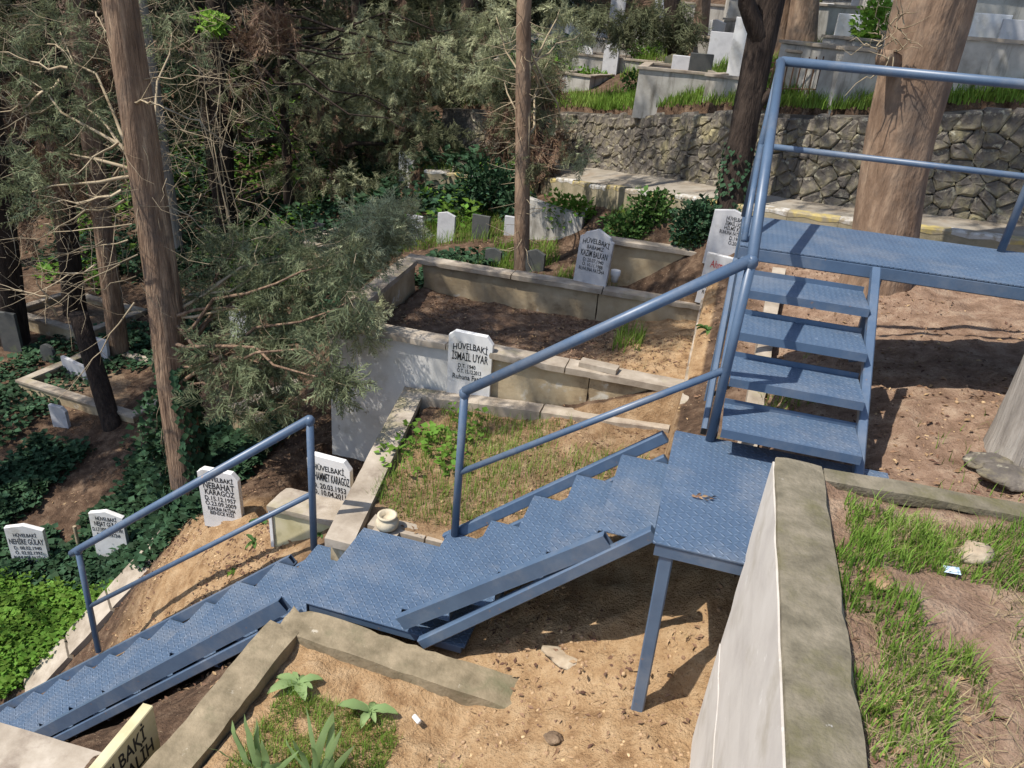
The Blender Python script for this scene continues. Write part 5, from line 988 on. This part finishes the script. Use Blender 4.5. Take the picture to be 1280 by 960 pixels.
# ---- single small things
def rock(p, s, label, m='rock', seed=1, flat=1.0, name='rock', cat='rock'):
    V, T = lump(seed, 14, 9); V = V*np.array(s); V = V+np.array([mnoise.noise_vector(Vector(v*9/max(s)*.4+Vector((seed, 0, 0)) if False else Vector(v)*(3/max(s))))*max(s)*.1 for v in V]); o = link(name, mesh_np(name, V, [T]), m, None, (p[0], p[1], p[2]+s[2]*.45), smooth=False); return tag(o, label, cat)
rock(on_ground(711, 826), (.13, .075, .035), 'flat tan rock lying on the clay under the middle flight', seed=4)
rock(on_ground(1217, 700), (.05, .045, .045), 'pale lumpy rock in the grass of the raised plot', seed=6); rock(on_ground(1268, 604), (.16, .12, .06), 'grey boulder on the slope beside the pale trunk', 'stone', seed=9); rock(on_ground(1240, 585), (.12, .1, .05), 'smaller stone sunk in the slope below the pale trunk', 'stone', seed=11)
rock(on_ground(692, 925), (.04, .035, .03), 'round brown stone in the clay at the near edge', 'soil', seed=13); rock(on_ground(1098, 728), (.04, .05, .03), 'reddish stone half buried in the grass', 'litter', seed=15)
q = on_ground(521, 902); tag(MB().lathe((0, 0, 0), [(0, -.022), (.012, -.022), (.012, .018), (.009, .022), (0, .022)], 12).build('bottle_cap', 'plastic', None, (q[0], q[1], q[2]+.014), True), 'white plastic stub lying on the clay of the near plot', 'litter').rotation_euler = (PI/2, 0, 1.0)
q = on_ground(1187, 718); V = [(-.02, -.012, .002), (.022, -.014, .006), (.02, .012, .012), (-.018, .014, .006), (0, 0, .016)]; tag(MB().add(V, [(0, 1, 4), (1, 2, 4), (2, 3, 4), (3, 0, 4), (3, 2, 1, 0)]).build('plastic_scrap', 'bluelit', None, tuple(q+np.array([0, 0, .01]))), 'crumpled pale blue plastic scrap on the raised plot', 'litter')
q = at_z(876, 623, ZM); lfm = FB(); P = q+np.c_[np.linspace(-.04, .04, 9), rng.normal(size=9)*.008, np.full(9, .006)]; lfm.add(*scatter(leaf(.03, .012, .4), P, np.c_[np.ones(9), rng.normal(size=9)*.6, rng.random(9)*.4], np.ones(9), rng.uniform(-1, 1, 9))); tag(lfm.build('dead_leaf', 'litter', None, tuple(q)), 'curled dead cypress sprig on the main landing', 'leaf')
q = at_z(484, 660, -2.868); pt = empty('flower_pot', tuple(q), label='round pale stone pot on the marble kerb at the small landing', cat='pot'); MB().lathe((0, 0, 0), [(0, 0), (.045, 0), (.066, .02), (.072, .045), (.062, .07), (.05, .08), (.06, .09), (.06, .1), (.045, .1), (.04, .07), (0, .06)], 24).build('bowl', 'pot', pt, smooth=True); MB().box((-.075, -.06, -.03), (.085, .07, -.001)).build('base', 'coping', pt)
q = at_z(768, 352, -2.432); pt = empty('flower_pot', tuple(q), label='little white cup beside the leaning grey headstone', cat='pot'); MB().lathe((0, 0, 0), [(0, 0), (.035, 0), (.038, .05), (.05, .07), (.05, .12), (.04, .12), (.038, .08), (0, .07)], 18).build('bowl', 'marble', pt, smooth=True)
# leaning black trunk stump in the valley
b = on_ground(140, 532); t = at_y(98, 392, b[1]+.35); TS = tree('leaning_stump', 'black leaning cut trunk in the shaded valley left of the cypress', b, [b, t], [.12, .11, .105], 'barkdark', seed=44, sides=14)
b = on_ground(100, 690); tag(MB(b).beam(b-np.array([0, 0, .1]), b+np.array([0, 0, .32]), .03, .03, (1, 0, 0)).build('wooden_stake', 'twig', None, tuple(b)), 'thin wooden stake in the ivy between the two low headstones', 'stake')
# iris fans and rosettes in the near plot
def iris(px, py, n, h, label, sd):
    q = on_ground(px, py); r = empty('iris_plant', tuple(q), label=label, cat='plant'); rg = np.random.default_rng(sd)
    for i in range(n):
        a = rg.uniform(-.45, .45)+(i-n/2)*.12; hh = h*rg.uniform(.6, 1.1); w = rg.uniform(.03, .046); bend = rg.uniform(-.1, .35); mb = MB(); V = []; x0 = (i-n/2)*.012
        for k in range(7):
            t = k/6; x = x0+math.sin(a)*hh*t+bend*.1*t*t; z = math.cos(a)*hh*t-.03*bend*t*t; ww = w*(.75+.6*t-1.35*t**3)*.9+.0005; y = rg.uniform(-.006, .006)-.05*t*t*math.cos(i*2.0)
            V += [(x-ww/2*math.cos(a), y, z), (x, y-.004*(1-t), z), (x+ww/2*math.cos(a), y, z)]
        mb.add(V, [(k*3+j, k*3+j+1, (k+1)*3+j+1, (k+1)*3+j) for k in range(6) for j in range(2)]).build('leaf', 'iris', r, smooth=True)
    return r
iris(325, 968, 9, .33, 'iris clump with folded leaves beside the concrete kerb', 3); iris(400, 972, 9, .36, 'iris clump with two tall blades in the near plot', 9)
def rosette(px, py, n, L, label, sd, m='weed'):
    q = on_ground(px, py); r = empty('broadleaf_weed', tuple(q), label=label, cat='plant'); rg = np.random.default_rng(sd)
    for i in range(n):
        a = 2*PI*i/n+rg.uniform(-.4, .4); l = L*rg.uniform(.6, 1.2); up = rg.uniform(.3, 1.1); V = []
        for k in range(7):
            t = k/6; rad = l*t; z = l*(up*t-.75*t*t)+.01; w = l*.36*math.sin(PI*min(1, t*.93+.07))**.8*(1+.18*(k % 2)); c = np.array([math.cos(a)*rad, math.sin(a)*rad, z]); s = np.array([-math.sin(a), math.cos(a), 0])*w/2; V += [c-s+np.array([0, 0, .012]), c, c+s+np.array([0, 0, .012])]
        MB().add(V, [(k*3+j, k*3+j+1, (k+1)*3+j+1, (k+1)*3+j) for k in range(6) for j in range(2)]).build('leaf', m, r, smooth=True)
    return r
rosette(372, 858, 8, .12, 'toothed leafy weed in the corner of the near plot', 2, 'iris'); rosette(462, 892, 7, .12, 'broad leafed weed on the clay beside the white stub', 5, 'iris'); rosette(560, 640, 0, .08, 'x', 6) if False else None
rosette(400, 672, 7, .06, 'grey green weed at the foot of the tomb end', 8, 'bush'); rosette(325, 655, 8, .09, 'leafy weed growing beside the leaning white headstone', 12, 'bush'); rosette(292, 718, 6, .05, 'tiny green seedling on the bare slope', 14); rosette(318, 680, 8, .08, 'low dark weed on the slope behind the lower mid rail', 16, 'bush')
rosette(884, 415, 8, .09, 'upright green weed beside the kerb behind the main landing', 18, 'bush')
